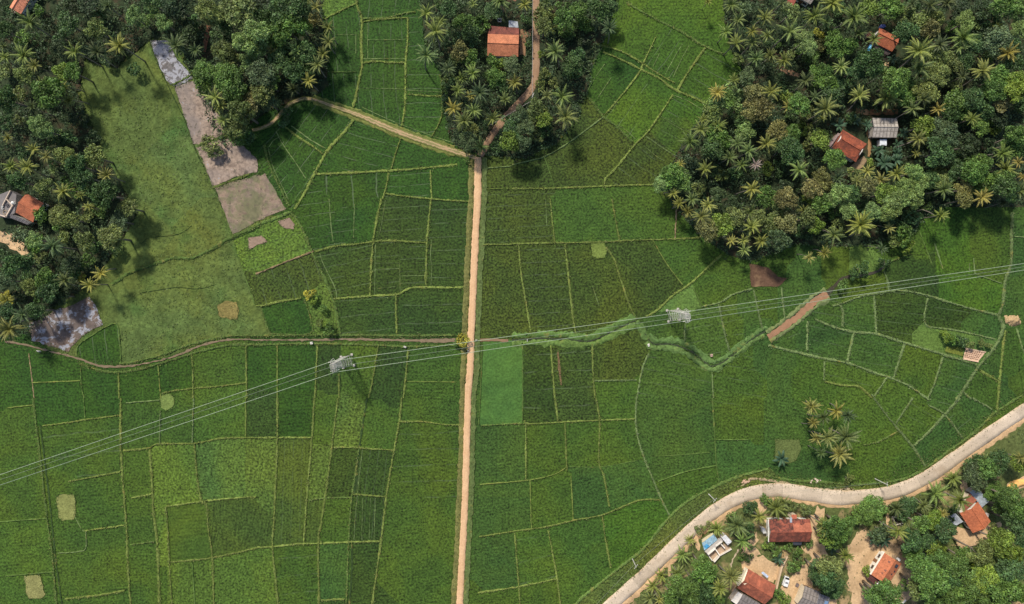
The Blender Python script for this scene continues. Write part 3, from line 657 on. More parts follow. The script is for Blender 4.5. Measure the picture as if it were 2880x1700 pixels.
def stamp(P):
    Q = W(P); e0 = (Q[0]-Q[1]).normalized()*1.1; e1 = (Q[-1]-Q[-2]).normalized()*1.1; Q = [Q[0]+e0]+Q+[Q[-1]+e1]
    L = smooth_line(Q, .12, True); i = ((L[:, 0]-X0)/RES).astype(int); j = ((L[:, 1]-Y0)/RES).astype(int)
    ok = (i >= 0) & (i < NX-1) & (j >= 0) & (j < NY-1); barrier[j[ok], i[ok]] = True; barrier[j[ok]+1, i[ok]] = True; barrier[j[ok], i[ok]+1] = True
for P_, w_, c_ in bund_lines:
    if w_ >= .38 or (c_ in 'gd' and w_ >= .3): stamp(P_)
for P_ in (ROAD, TRACK, LANE, CROAD, CANAL, CANAL2, DRAIN, BROWN, STREAM): stamp(P_)
void = np.zeros((NY, NX), bool)
def shrink(poly, f=.985):
    c = sum((Vector(p[:2]) for p in poly), Vector((0, 0)))/len(poly); return [c+(Vector(p[:2])-c)*f for p in poly]
for k_, P_ in WOODS.items(): void |= inside(shrink(W(P_)), GX, GY)
void |= inside(shrink(W(VILLAGE)), GX, GY)
for P_, a_, b_ in MUD: void |= inside(shrink(W(P_), .93), GX, GY)
seeds = []
for q in SEEDS.replace('\n', ';').split(';'):
    if not q.strip(): continue
    t_, xy, st_, ra, ga, gs_ = q.split(); x_, y_ = xy.split(','); v_ = at(*px(t_, float(x_), float(y_))); seeds.append((v_.x, v_.y, st_, float(ra), float(ga), float(gs_)))
from collections import deque
free = (~(barrier | void)).ravel().tolist(); lb = [0]*(NX*NY); que = deque(); own = {}
def flood():
    while que:
        q = que.popleft(); l_ = lb[q]; x_ = q % NX
        for w_ in ((q-1) if x_ else -1, (q+1) if x_ < NX-1 else -1, q-NX, q+NX):
            if 0 <= w_ < NX*NY and free[w_] and not lb[w_]: lb[w_] = l_; que.append(w_)
for i_, s in enumerate(seeds):                    # every plot grows from its own planting
    a_, b_ = int((s[0]-X0)/RES), int((s[1]-Y0)/RES)
    if not (0 <= a_ < NX and 0 <= b_ < NY): continue
    if not free[b_*NX+a_]:
        c_ = [(dx*dx+dy*dy, (b_+dy)*NX+a_+dx) for dx in range(-5, 6) for dy in range(-5, 6) if 0 <= a_+dx < NX and 0 <= b_+dy < NY and free[(b_+dy)*NX+a_+dx]]
        if not c_: continue
        q = min(c_)[1]
    else: q = b_*NX+a_
    if not lb[q]: lb[q] = i_+1; own[i_+1] = [i_]; que.append(q)
flood(); cur = len(seeds)+1
for s0 in range(NX*NY):                           # plots without an entry of their own
    if free[s0] and not lb[s0]: lb[s0] = cur; que.append(s0); flood(); cur += 1
lab = np.array(lb, np.int32).reshape(NY, NX); sizes = np.bincount(lab.ravel(), minlength=cur+1); lab[(sizes[lab] < 120)] = 0
for _ in range(14):
    z = (lab == 0) & ~void
    if not z.any(): break
    for ax, sh in ((0, 1), (0, -1), (1, 1), (1, -1)):
        r_ = np.roll(lab, sh, ax); m_ = (lab == 0) & ~void & (r_ > 0); lab[m_] = r_[m_]
SX = np.array([(s[0], s[1]) for s in seeds])
hfine = rng.normal(0, 1, (NY+1, NX+1)); hl = vnoise(NY+1, NX+1, 4.2)-.5; hl2 = vnoise(NY+1, NX+1, 2.1)-.5
n_fields = 0
for k_ in np.unique(lab):
    if k_ == 0: continue
    j, i = np.nonzero(lab == k_)
    if len(j) < 30: continue
    cx, cy = gx[i].mean(), gy[j].mean(); c_ = own.get(int(k_)) or list(range(len(seeds))); near = c_[int(np.argmin(((SX[c_]-(cx, cy))**2).sum(1)))]
    exact = int(k_) in own; sx_, sy_, st_, ra, ga, gs_ = seeds[near]; tint, ra_s, rsp, spk, pat, gst, lump = STY[st_]
    corners = np.stack([j*(NX+1)+i, j*(NX+1)+i+1, (j+1)*(NX+1)+i+1, (j+1)*(NX+1)+i], 1); u, inv = np.unique(corners, return_inverse=True)
    vj, vi = u//(NX+1), u % (NX+1); V = np.zeros((len(u), 3)); V[:, 0] = X0+vi*RES; V[:, 1] = Y0+vj*RES
    V[:, 2] = .02+lump*(.5*hfine[vj, vi]+(.5 if lump > .1 else 1.6)*hl[vj, vi]+.8*hl2[vj, vi])
    V[:, 2] = np.clip(V[:, 2], -.08, .3 if lump > .1 else .16)
    jit = 1+float(rng.uniform(-.07, .07)); hue = float(rng.uniform(-.06, .06)); tint = (tint[0]*jit*(1+hue), tint[1]*jit, tint[2]*jit*(1-hue))
    g_ = st_ in 'gk'; me = mesh_np('field', V, np.ascontiguousarray(inv.reshape(-1, 4)), [MAT['meadow' if g_ else 'crop']], True)
    r_ = R(ra); o = struct('grass_field' if g_ else 'paddy_field', me, tint)
    o['rowvec'] = [-math.sin(r_)*6.283/rsp, math.cos(r_)*6.283/rsp, 0.0]; o['rowamt'] = ra_s; o['speck'] = spk; o['patch'] = pat
    gg = R(max(ga, 0)); s_ = 3.14159/gs_ if gs_ else 0.0
    o['gapvec'] = [-math.sin(gg)*s_, math.cos(gg)*s_, 0.0]; o['gapamt'] = gst if ga >= 0 else 0.0; n_fields += 1
print('fields', n_fields)
# open country under and beyond the survey: one sheet to the horizon
V = [(-3000, -3000, -.3), (3000, -3000, -.3), (3000, 3000, -.3), (-3000, 3000, -.3)]
g_ = struct('ground', mesh_np('ground', V, [(0, 1, 2, 3)], [MAT['grass']]), (.05, .085, .022))
for n_, (P_, w_, c_) in enumerate(bund_lines):
    t_ = TINT_B[c_]; j_ = float(rng.uniform(.82, 1.15)); hgt = .30 if w_ > .38 else .14
    if c_ == 'd': prof = [(-.5, .10), (-.2, .17), (.2, .17), (.5, .10)]
    else: prof = [(-.5, -.1), (-.36, hgt*.72), (-.1, hgt), (.14, hgt*.95), (.38, hgt*.7), (.5, -.1)]
    w2 = w_*.78 if w_ > .75 else max(.34, w_*.9) if w_ > .38 else w_*.8
    V, F, UV = ribbon_up(W(P_), w2, prof, w2*.14, .45, .07, .34)
    struct('bund_path' if c_ != 'd' else 'ditch_path', mesh_np('bund', V, F, [MAT['grass']], False, UV), tuple(x*j_ for x in t_))
def road(name, P, w, prof, mat, tint, jit=.03, wj=.05, **p):
    V, F, UV = ribbon_up(W(P), w, prof, jit, .7, .012, wj); return struct(name, mesh_np(name, V, F, [MAT[mat]], True, UV), tint, **p)
road('dirt_road', ROAD, [2.15, 2.0, 2.0, 2.0, 2.0, 1.95, 1.95, 2.0, 2.0], [(-.5, .02), (-.42, .36), (-.2, .40), (0, .42), (.2, .40), (.42, .36), (.5, .02)], 'dirt', (.70, .465, .27), .09, verge=0.02, crown=0.0)
road('verge_path', [(x-19, y) for x, y in ROAD[:5]]+[(x-16, y) for x, y in ROAD[5:]], 1.5, [(-.5, 0), (-.3, .24), (.2, .3), (.5, .3)], 'grass', (.17, .17, .055), .15)
road('verge_path', [(x+18, y) for x, y in ROAD[:5]]+[(x+16, y) for x, y in ROAD[5:]], 1.5, [(-.5, .3), (-.2, .3), (.3, .24), (.5, 0)], 'grass', (.10, .14, .045), .15)
road('dirt_track', TRACK, [1.1, 1.2, 1.3, 1.3, 1.3, 1.4, 1.9, 2.2, 2.2, 2.2, 2.2, 2.1, 1.8], [(-.5, .0), (-.42, .30), (-.2, .34), (0, .36), (.2, .34), (.42, .30), (.5, .0)], 'dirt', (.50, .37, .22), .08, verge=.85, crown=.8)
road('verge_path', pts('A2', '430,770 560,815 740,885 930,965 1100,1035 1300,1105 1480,1160'), 1.0, [(-.5, 0), (-.2, .26), (.2, .26), (.5, 0)], 'grass', (.15, .17, .045), .15)
road('verge_path', pts('A2', '430,720 560,765 740,820 930,900 1100,965 1300,1035 1480,1095'), .9, [(-.5, 0), (-.2, .26), (.2, .26), (.5, 0)], 'grass', (.14, .17, .045), .15)
road('dirt_lane', LANE, 1.95, [(-.5, .06), (-.42, .16), (-.2, .18), (0, .2), (.2, .18), (.42, .16), (.5, .06)], 'dirt', (.36, .235, .15), .05, verge=0.0, crown=0.0)
road('concrete_road', CROAD, [3.7, 3.7, 3.6, 3.6, 3.6, 3.7, 3.8, 3.9, 4.0, 4.0, 4.1, 4.1, 4.0, 3.9, 3.8, 3.8, 3.7, 3.7, 3.6, 3.5, 3.5], [(-.5, .1), (-.485, .30), (-.2, .33), (0, .34), (.2, .33), (.485, .30), (.5, .1)], 'road', (.5, .45, .4), .03)
sh_ = [(x+7*d_, y+20) for (x, y), d_ in zip(CROAD, [1.6]*6+[.6]*4+[.3]*4+[1.4]*7)]
road('sand_verge_path', sh_, 1.9, [(-.5, .14), (-.2, .2), (.2, .18), (.5, .04)], 'sand', (.60, .40, .22), .25)
road('sand_verge_path', pts('D3', '1620,640 1700,600 1760,580')+pts('D4', '330,650 420,660 520,655 620,655'), .5, [(-.5, .05), (0, .22), (.5, .2)], 'sand', (.36, .28, .17), .2, .5)
road('canal_water', CANAL, [.5, .5, .5, .5, .5, .5, .5, .5, .5, .5, .5, .5, .5, .5, .55, .6, .65, .75, .85, 1.0, 1.1], [(-.5, .17), (0, .175), (.5, .17)], 'water', (.235, .175, .11), .10, .25)
road('canal_water', CANAL2, .8, [(-.5, .17), (0, .175), (.5, .17)], 'water', (.27, .17, .10), .06)
road('drain_water', DRAIN, .35, [(-.5, .2), (0, .205), (.5, .2)], 'water', (.05, .06, .035), .05)
road('stream_water', BROWN, [1.7, 1.9, 2.0, 2.1, 2.3], [(-.5, .18), (0, .185), (.5, .18)], 'water', (.36, .20, .115), .12)
road('stream_water', STREAM, [1.6, 1.0, .9, .9, .8, .8, .8], [(-.5, .16), (0, .165), (.5, .16)], 'water', (.07, .06, .045), .08)
for P_, w_, c_ in (([(DRAIN[6][0]+2, DRAIN[6][1]), DRAIN[7], (DRAIN[8][0]-3, DRAIN[8][1]+6)], 2.0, (.105, .18, .05)), ([(u, v-12) for u, v in DRAIN[:7]], 1.7, (.105, .185, .048)), ([(u, v+11) for u, v in DRAIN[:7]], 1.8, (.12, .195, .048)), ([(u+4, v-11) for u, v in DRAIN[8:]], 1.5, (.105, .185, .055)), ([(u-4, v+11) for u, v in DRAIN[8:]], 1.6, (.115, .19, .055)),
                   ([(u-6, v-13) for u, v in BROWN], 1.0, (.15, .19, .075)), ([(u+6, v+13) for u, v in BROWN], 1.1, (.15, .19, .075))):
    road('bank_path', P_, w_, [(-.5, .02), (-.3, .24), (0, .32), (.3, .24), (.5, .02)], 'grass', c_, .25, .4)
for n_, (P_, w_, t_) in enumerate(MUD): patch('mud_ground', W(P_), .15, 'mud', t_, .16, wet=w_)
for P_, t_ in BAREPLOTS: patch('soil_ground', W(P_), .17, 'sand', t_, .12)
for P_, t_ in CUTPLOTS: patch('stubble_field', W(P_), .17, 'straw', t_, .12)
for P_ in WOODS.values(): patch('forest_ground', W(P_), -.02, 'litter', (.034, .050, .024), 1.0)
patch('village_ground', W(VILLAGE), .02, 'lawn', (.10, .125, .04), .3)
for k_, P_ in enumerate(YARDS): patch('sand_ground', W(P_), .085+.006*(k_ % 7), 'sand', (.57, .395, .23) if k_ != 13 else (.26, .15, .085), .45)
patch('patio_ground', W(PATIO), .14, 'sand', (.30, .215, .13), .1)
for P_, w_, t_ in FOOTWAYS: road('foot_path', P_, w_, [(-.5, .06), (0, .13), (.5, .06)], 'sand', t_, .15)
# ================================================================ TREES
def unit(v): return v/(np.linalg.norm(v, axis=-1, keepdims=True)+1e-9)
def leaves(C, Nrm, size, flat=.55):
    """One leaf spray (a folded four-sided card) per centre C, facing Nrm more or less."""
    n = len(C); nn = unit(Nrm*flat+rng.normal(0, .45, (n, 3))); t = unit(np.cross(nn, rng.normal(0, 1, (n, 3)))); b = np.cross(nn, t)
    s = size*rng.uniform(.65, 1.35, (n, 1)); w = s*rng.uniform(.5, .8, (n, 1))
    V = np.stack([C-t*s*.55, C-b*w*.5+nn*s*.06, C+t*s*.55, C+b*w*.5+nn*s*.06], 1).reshape(-1, 3)
    return V, np.arange(4*n, dtype=np.int32).reshape(-1, 4)
def crown_mesh(Rm, nl, seed, leaf, flatness=.62, dens=1.0, spread=.72):
    global rng
    keep = rng; rng = np.random.default_rng(seed); CC, NN = [], []
    base = []
    for k in range(nl):
        for _ in range(30):
            a = rng.uniform(0, 6.283); r = math.sqrt(rng.random())*spread*Rm; p = np.array([r*math.cos(a), r*math.sin(a)])
            if all(np.hypot(*(p-q[:2])) > .36*Rm/math.sqrt(nl/8) for q in base): break
        z = flatness*Rm*(1-(r/Rm)**2)+rng.uniform(-.16, .16)*Rm; base.append(np.array([p[0], p[1], z]))
    TT = []
    for q in base:
        rl = Rm*rng.uniform(.22, .46)*(1.0 if nl < 14 else .82); n = int(dens*2.6*4*rl*rl/(leaf*leaf*.42))
        d = unit(rng.normal(0, 1, (n, 3))); d[:, 2] = np.where(d[:, 2] < -.25, -d[:, 2], d[:, 2]); d = unit(d)
        rr = rl*rng.uniform(.62, 1.12, (n, 1))*np.array([[1.0, 1.0, .8]]); C = q+d*rr
        CC.append(C); NN.append(unit(d+np.array([0, 0, .35]))); TT.append(np.full(n, rng.uniform(.72, 1.3)))
    V, F = leaves(np.concatenate(CC), np.concatenate(NN), leaf); rng = keep
    me = mesh_np('crown', V, F, [MAT['leaf']]); t = np.concatenate(TT).astype(np.float32)
    if len(me.polygons) == len(t): me.attributes.new('clump', 'FLOAT', 'FACE').data.foreach_set('value', t)
    return me
def trunk_mesh(h, r, Rm, seed):
    rr = random.Random(seed); m = MB(); top = Vector((rr.uniform(-.2, .2), rr.uniform(-.2, .2), h*.78))
    m.tube([(0, 0, -.25), (rr.uniform(-.08, .08), 0, h*.35), top], [r*1.25, r*.9, r*.55])
    for k in range(4):
        a = 1.57*k+rr.uniform(-.5, .5); q = Vector((math.cos(a)*Rm*.55, math.sin(a)*Rm*.55, h+rr.uniform(-.3, .5)))
        s = Vector((0, 0, h*.5)).lerp(top, rr.uniform(.2, .9)); m.tube([s, s.lerp(q, .5)+Vector((0, 0, -.2)), q], [r*.45, r*.3, r*.12], 5)
    return mesh_np('trunk', m.v, m.f, [MAT['bark']], True)
def frond(seed_r, az, el0, L, bend, droop, tip=.18):
    """One palm frond: a bent rib with paired leaflets. Returns leaflet tris and rib quads."""
    M = 9; s = np.linspace(0, 1, M); el = el0-bend*s**1.25; ds = L/(M-1)
    x = np.concatenate([[0], np.cumsum(np.cos(el[:-1])*ds)]); z = np.concatenate([[0], np.cumsum(np.sin(el[:-1])*ds)])
    yv = seed_r.normal(0, .10)*L*s**2
    P = np.stack([x*math.cos(az)-yv*math.sin(az), x*math.sin(az)+yv*math.cos(az), z], 1)
    side = np.array([-math.sin(az), math.cos(az), 0.0]); n = 15; tt = np.linspace(.13, .99, n); V, F = [], []
    for t in tt:
        p = np.array([np.interp(t, s, P[:, k]) for k in range(3)]); e = np.interp(t, s, el); fw = np.array([math.cos(e)*math.cos(az), math.cos(e)*math.sin(az), math.sin(e)])
        ll = L*.205*(math.sin(math.pi*min(1, .16+.80*t))**.7)*(1-.25*t); w = .135+.05*(1-t)
        for sg in (1, -1):
            d = side*sg*.80+fw*(.45+.35*t)+np.array([0, 0, -droop-.25*seed_r.random()]); d /= np.linalg.norm(d)
            q = p+d*ll*seed_r.uniform(.82, 1.1); k = len(V); V += [p-fw*w, p+fw*w, q]; F.append((k, k+1, k+2))
    up = np.array([0, 0, .035]); k0 = len(V); wr = .055*np.linspace(1.2, .35, M)
    for a in range(M): V += [P[a]+side*wr[a]+up, P[a]-side*wr[a]+up]
    rib = [(k0+2*a, k0+2*a+1, k0+2*a+3, k0+2*a+2) for a in range(M-1)]
    return V, F, rib
def palm_crown(seed, n, L=3.6, hang=1.0):
    r = np.random.default_rng(seed); V, F, mi = [], [], []
    for k in range(n):
        age = (k+.5)/n; az = k*2.39996+r.normal(0, .18); el0 = R(82-95*age+r.normal(0, 6)); v, f, rib = frond(r, az, el0, L*r.uniform(.82, 1.06)*(.78+.3*math.sin(math.pi*min(.9, age+.15))), R(46+34*age)*hang, .22+.35*age)
        b = len(V); V += v; F += [tuple(i+b for i in q) for q in f]+[tuple(i+b for i in q) for q in rib]; mi += [0]*len(f)+[1]*len(rib)
    m = MB()                                           # nuts and leaf bases at the heart
    for k in range(7):
        a = k*.9; m.bar((math.cos(a)*.18, math.sin(a)*.18, -.45), (math.cos(a)*.24, math.sin(a)*.24, -.15), .13, .1, 6)
    b = len(V); V += m.v; F += [tuple(i+b for i in q) for q in m.f]; mi += [2]*len(m.f)
    return mesh_np('crown', V, F, [MAT['frond'], MAT['rib'], MAT['nut']], False, None, mi)
def palm_trunk(h, lean, seed):
    r = random.Random(seed); P = []; rad = []
    for k in range(7):
        t = k/6; P.append((lean*t**1.7, .12*math.sin(t*3+seed), h*t-(.25 if k == 0 else 0))); rad.append(.20-.08*t+(.08 if k == 0 else 0))
    m = MB().tube(P, rad, 7); return mesh_np('trunk', m.v, m.f, [MAT['palmbark']], True), P[-1]
def banana_mesh(seed):
    r = np.random.default_rng(seed); V, F = [], []
    for k in range(9):
        az = k*2.4+r.normal(0, .2); el0 = R(68-60*k/9+r.normal(0, 6)); L = r.uniform(1.7, 2.3); M = 7; s = np.linspace(0, 1, M); el = el0-R(70)*s**1.3
        x = np.concatenate([[0], np.cumsum(np.cos(el[:-1])*L/(M-1))]); z = np.concatenate([[0], np.cumsum(np.sin(el[:-1])*L/(M-1))]); wd = .30*np.sin(np.pi*np.clip(.06+.9*s, 0, 1))**.6
        sd = np.array([-math.sin(az), math.cos(az), 0]); b = len(V)
        for a in range(M):
            p = np.array([x[a]*math.cos(az), x[a]*math.sin(az), z[a]]); V += [p+sd*wd[a]+(0, 0, -.08), p, p-sd*wd[a]+(0, 0, -.08)]
        for a in range(M-1): F += [(b+3*a, b+3*a+1, b+3*a+4, b+3*a+3), (b+3*a+1, b+3*a+2, b+3*a+5, b+3*a+4)]
    return mesh_np('crown', V, F, [MAT['banana']])
leaf_mat('banana', .25, .75, 1.3, (1.15, 1.1, .8))
def rib_mat():
    m, nt, _, L = new_mat('palm_rib'); oi = nt.nodes.new('ShaderNodeObjectInfo'); finish(nt, mixc(nt, 1.0, oi.outputs['Color'], (1.6, 1.5, 1.35), 'MULTIPLY'), .5, None, .4); MAT['rib'] = m
    m, nt, _, L = new_mat('coconut_husk'); finish(nt, (.16, .13, .04), .6); MAT['nut'] = m
    m, nt, _, L = new_mat('palm_bark'); P = geo_pos(nt).outputs['Position']; f = noise(nt, P, 5, 4); finish(nt, mixc(nt, f, (.13, .115, .09), (.30, .27, .23)), .85, bump(nt, f, .5, .03)); MAT['palmbark'] = m
    m, nt, _, L = new_mat('tree_bark'); P = geo_pos(nt).outputs['Position']; f = noise(nt, P, 5, 4); finish(nt, mixc(nt, f, (.10, .08, .06), (.30, .27, .22)), .9, bump(nt, f, .6, .03)); MAT['bark'] = m
rib_mat()
TREES = '''
a 1760,220,110,L 790,940,110,V 960,940,110,G 640,1230,160,G 250,1230,90,O 90,1290,150,D 300,970,120,O 290,500,90,G 70,400,110,D 520,130,70,G 860,290,130,D 750,600,110,B 1240,380,130,O 1290,230,90,D 950,60,110,K 820,500,100,D 60,950,90,O 1150,60,110,K 640,330,90,K 560,720,90,K
b 120,110,75,L 225,230,95,L 40,215,80,L 1080,450,130,L 1190,360,120,L 1200,500,110,L 1090,640,90,L 1360,400,100,G 1520,300,140,G 1660,280,100,V 1000,100,160,O 700,120,120,O 520,250,80,D 1500,100,150,D 850,560,110,O 940,620,90,O 650,740,110,G 640,880,90,G 860,790,110,G 930,890,140,G 1020,980,90,G 1220,760,120,B 1300,850,100,G 1250,960,110,O 1110,1060,100,T 1040,1170,130,O 960,1290,120,O 1310,1060,100,B 990,1440,80,G 1680,560,120,D 1580,760,110,D 1720,760,90,D 1400,250,80,O 1400,640,90,D 1800,210,70,T 100,20,90,D 350,60,120,K 1300,80,110,K 450,330,100,K 800,330,80,D 1480,600,100,D 1250,190,90,D 1640,100,110,D 870,250,90,D
c 490,150,120,L 600,220,110,L 700,270,95,L 850,540,110,O 930,600,110,O 1230,560,120,O 1010,680,140,D 1100,820,120,D 700,400,100,D 900,320,100,D 560,950,110,O 230,880,110,D 900,930,100,G 990,1040,80,G 1380,1050,150,D 1680,1230,120,O 1540,1400,120,B 1290,1230,100,G 1150,1340,90,O 780,1330,140,O 900,1380,120,O 540,1320,100,G 60,120,100,D 240,90,80,O 300,500,80,D 1200,300,80,K 80,850,100,K 1150,1010,90,D 680,640,80,D 1000,60,100,K 760,1420,100,G
d 430,160,110,L 500,230,100,G 270,110,100,B 1440,130,140,O 1100,180,110,O 1120,430,90,G 190,490,120,D 330,460,110,D 80,370,90,D 70,700,110,B 580,660,120,G 680,720,110,D 390,780,110,O 650,850,120,D 570,910,90,G 80,940,90,Y 110,1140,110,D 520,400,90,O 1250,240,90,D 450,1080,110,D 840,130,80,O 1000,590,90,D 1060,650,55,Y 800,900,110,K 900,500,110,K 30,560,70,D 1500,260,90,D 250,900,90,K
e 860,380,140,G 1050,380,120,G 1200,430,130,G 1000,560,140,D 1060,700,130,D 840,900,140,T 780,1010,110,O 1000,1020,140,G 650,650,130,D 700,1090,120,O 1400,1080,120,G 1530,1110,110,V 1720,1130,150,B 1390,1300,120,G 1520,1330,110,G 650,1340,110,O 620,180,150,D 480,80,100,D 1400,200,140,D 430,960,110,B 1250,950,80,D 800,150,110,K 1200,220,100,K
f 500,300,130,O 640,330,130,O 560,450,140,O 680,500,110,O 570,160,120,O 900,310,140,G 1150,420,130,G 1260,400,120,G 1310,510,100,G 920,540,120,G 870,130,120,G 1150,180,150,G 1480,150,160,D 1700,100,150,D 1430,430,100,B 520,960,80,V 560,1290,110,O 1150,950,110,D 1050,1100,140,D 1100,1260,120,D 950,1290,100,D 280,760,60,G 230,350,90,D 1250,720,120,K 1620,260,120,D 1000,650,100,D
g 1000,130,140,G 1620,620,130,O 1740,690,120,O 1760,800,130,V 1380,700,130,B 1230,800,110,D 1300,920,150,D 1480,900,140,B 1600,870,110,O 1200,1150,150,V 1430,1180,140,B 1640,1030,110,O 1800,950,110,D 500,900,110,O 600,980,100,O 530,1090,130,B 540,1250,80,B 180,300,60,G 1690,250,100,O 1920,210,80,O 1780,60,90,O 260,150,100,D 1360,1060,120,D 1040,1220,80,D
h 1620,640,150,L 1700,760,130,L 1800,540,85,Y 1890,560,70,Y 1910,650,60,Y 1880,740,110,T 1560,800,100,G 1700,900,110,G 2080,650,140,G 2150,800,130,G 1400,200,140,O 650,150,110,B 540,970,90,O 700,1220,140,B 1800,1200,140,G 1930,1170,130,G 1960,1370,150,G 1780,1340,120,G 2130,1330,130,D 1750,1020,90,D 2000,450,110,D 1430,850,80,O 2180,170,110,D 250,1450,60,L
i 320,110,120,V 620,110,150,G 830,240,140,O 1120,300,130,O 1260,280,120,O 1200,420,120,T 1690,300,130,L 1780,360,90,L 1500,390,90,G 850,440,150,D 1150,500,120,D 1290,800,130,O 1400,850,130,O 1500,920,130,O 1300,1040,150,O 330,870,170,D 180,960,160,D 700,1150,170,G 1680,850,120,D 1830,640,120,D 1950,120,120,K 2200,60,140,G 2400,100,130,G 2450,400,110,L 2150,560,160,B 2330,640,130,D 2380,900,130,D 2150,1100,140,G 2080,1230,150,G 2400,1190,150,V 1960,830,80,G 60,640,110,G 50,1230,110,D 900,90,110,D 1650,130,120,K 2050,300,110,D 1520,1200,100,O 1000,1200,110,D 800,900,90,K 1950,450,100,K
j 900,100,110,L 820,200,120,G 960,230,110,L 690,230,130,L 940,370,100,L 1220,130,130,T 1230,270,130,T 1350,330,130,T 1200,390,120,T 620,360,130,O 1090,650,135,L 1850,280,150,G 1960,400,100,O 660,720,140,G 760,790,120,G 620,880,140,D 830,850,110,D 1560,640,120,T 1720,690,120,G 1860,630,100,V 1710,860,130,D 1800,930,130,D 1740,1010,120,D 2150,770,130,V 1990,770,100,O 2360,1050,150,G 300,1100,100,B 100,1250,130,G 1010,510,100,D 1400,1180,90,V 1560,1160,110,D 1280,560,90,K 720,950,110,D 2050,1150,110,K 700,1240,110,D 950,1240,90,D 2300,150,130,D 1950,880,70,T 1600,60,90,D
k 820,80,170,G 1150,90,150,O 1540,230,140,G 1620,330,120,G 1450,400,120,D 1800,200,150,D 2080,70,150,G 2420,60,150,V 2230,220,130,T 1080,570,120,V 1310,580,130,B 1440,610,130,B 1640,530,110,D 1450,730,140,B 1150,700,80,V 1910,590,120,G 2080,590,110,V 2400,720,150,G 2330,830,120,G 2380,920,120,G 1300,950,170,D 1850,1130,160,G 1800,1260,120,V 960,1230,110,L 1550,1220,120,D 1280,1250,90,O 2450,300,100,D 1720,850,160,K 1950,350,120,D 2180,430,120,K 1100,1100,110,K 2000,850,110,K 1650,1000,110,D
l 250,180,130,G 370,240,120,G 120,260,110,L 540,60,100,B 620,340,90,O 880,430,120,B 930,180,100,O 960,850,130,V 920,780,100,V 1130,750,120,O 740,920,130,T 860,1010,80,O 1550,470,130,G 1850,480,150,T 1720,730,140,O 1850,820,140,T 1650,850,130,O 2330,170,120,T 2370,280,110,T 2200,350,120,T 2150,480,90,V 2130,760,130,O 2230,860,110,V 1720,1080,150,B 2330,560,110,G 2130,980,90,D 1800,350,110,K 1450,750,110,O 1520,1020,90,D 1950,920,90,D 1070,560,110,K
m 200,380,110,L 120,450,110,L 310,600,110,L 110,620,90,G 600,610,115,L 810,610,110,L 840,480,120,L 970,440,120,L 1120,430,120,L 1190,270,120,L 1010,270,100,L 1120,110,105,L 770,370,110,V 350,370,100,D 380,130,90,O 540,280,110,T 1890,110,140,G 1880,230,110,G 1770,320,110,T 2270,210,140,G 2270,340,140,D 2050,240,110,G 1440,130,80,O 1330,200,110,D 1500,220,100,O 900,1000,95,O 1020,1040,85,V 1760,460,100,T 1290,545,60,G 450,500,80,D 2350,430,80,D 1650,330,90,D 160,800,90,O 1090,620,80,T
n 750,1080,150,G 690,960,120,G 420,1250,140,G 560,1330,150,G 750,1340,150,D 320,1380,110,G 900,1430,110,G 1320,520,90,D 2420,480,140,G 2350,610,110,V 2470,660,110,G 2200,1020,120,D 2390,1000,140,O 2340,1130,150,D 2450,1250,140,D 2380,1320,110,D 1970,900,90,G 1900,1010,80,G 600,1190,110,D 2240,1160,100,D
o 180,330,65,G 240,310,65,G 60,400,65,G 20,440,55,G 500,390,50,G 560,370,55,V 640,430,65,D 440,480,60,D 590,540,50,V 540,490,45,D 520,640,70,G 620,620,65,G 560,720,75,G 650,700,60,D 700,620,65,G 740,580,55,G 830,550,60,O 950,490,70,V 1000,540,60,V 880,620,55,O 790,720,75,G 700,780,75,G 860,700,75,V 960,760,80,G 860,800,75,G 1010,660,75,D 1040,770,60,G 1020,580,60,D 1030,380,60,D 1000,330,50,D 1060,470,50,D 920,210,60,G 1010,240,65,G 960,270,50,G 820,120,65,B 880,80,60,G 800,60,55,D 940,40,60,D 1060,40,50,V 300,810,80,G 430,280,45,D 680,300,35,D 1065,600,35,T 500,750,65,O 590,800,75,G 780,640,55,D 460,560,45,G 1050,300,60,G 250,800,55,G
'''
SHRUBS = '''
n 1330,230,80,D 1400,200,60,D 1850,740,60,G 1960,800,70,G 1780,1420,80,V 1720,1330,70,G 1900,200,80,O 2060,260,70,O 1540,120,70,G 1200,1040,60,T 1100,350,70,G 800,470,60,O 700,520,70,O 1680,760,90,G 1580,700,70,V 1240,860,60,G 60,1400,60,D 1320,870,60,D 2120,690,50,G 1350,720,60,D
B2 400,715,42,Y 430,760,30,V 500,820,30,G 470,930,34,O 550,970,46,G 520,935,30,V 1540,1050,46,Y 1500,1085,30,G
g 600,700,80,D 1120,260,80,D 850,860,80,D 180,460,60,G 160,620,50,G 960,1220,70,D 530,1440,50,G
B4 1380,1050,38,G 1440,1060,42,D 1340,1025,36,V 1500,1085,34,O 1590,1080,30,O 1300,1000,28,V 1650,1095,26,O 640,560,40,D 700,520,60,D 860,480,45,D 560,640,40,G 960,200,60,D 1060,130,60,D 1000,280,70,G
o 350,430,30,G 190,655,28,V 200,770,35,G 400,740,35,G 250,450,55,B 270,420,45,B 330,300,35,O 900,410,30,O 90,130,30,O 660,340,30,D 400,340,35,D
b 1500,1180,60,D 1480,1290,50,D 1110,1440,70,D
A1 1560,1070,60,O 1600,1130,50,O 1000,520,50,D
a 1120,690,70,B 1380,800,80,B 450,500,70,D 130,130,60,D 40,330,70,D
d 360,640,70,D 980,800,70,K
k 330,1090,60,V 60,480,70,D
h 580,140,60,G 1180,700,60,G 1000,700,70,D
j 1700,430,70,D 1660,160,90,V 2000,600,60,O
'''
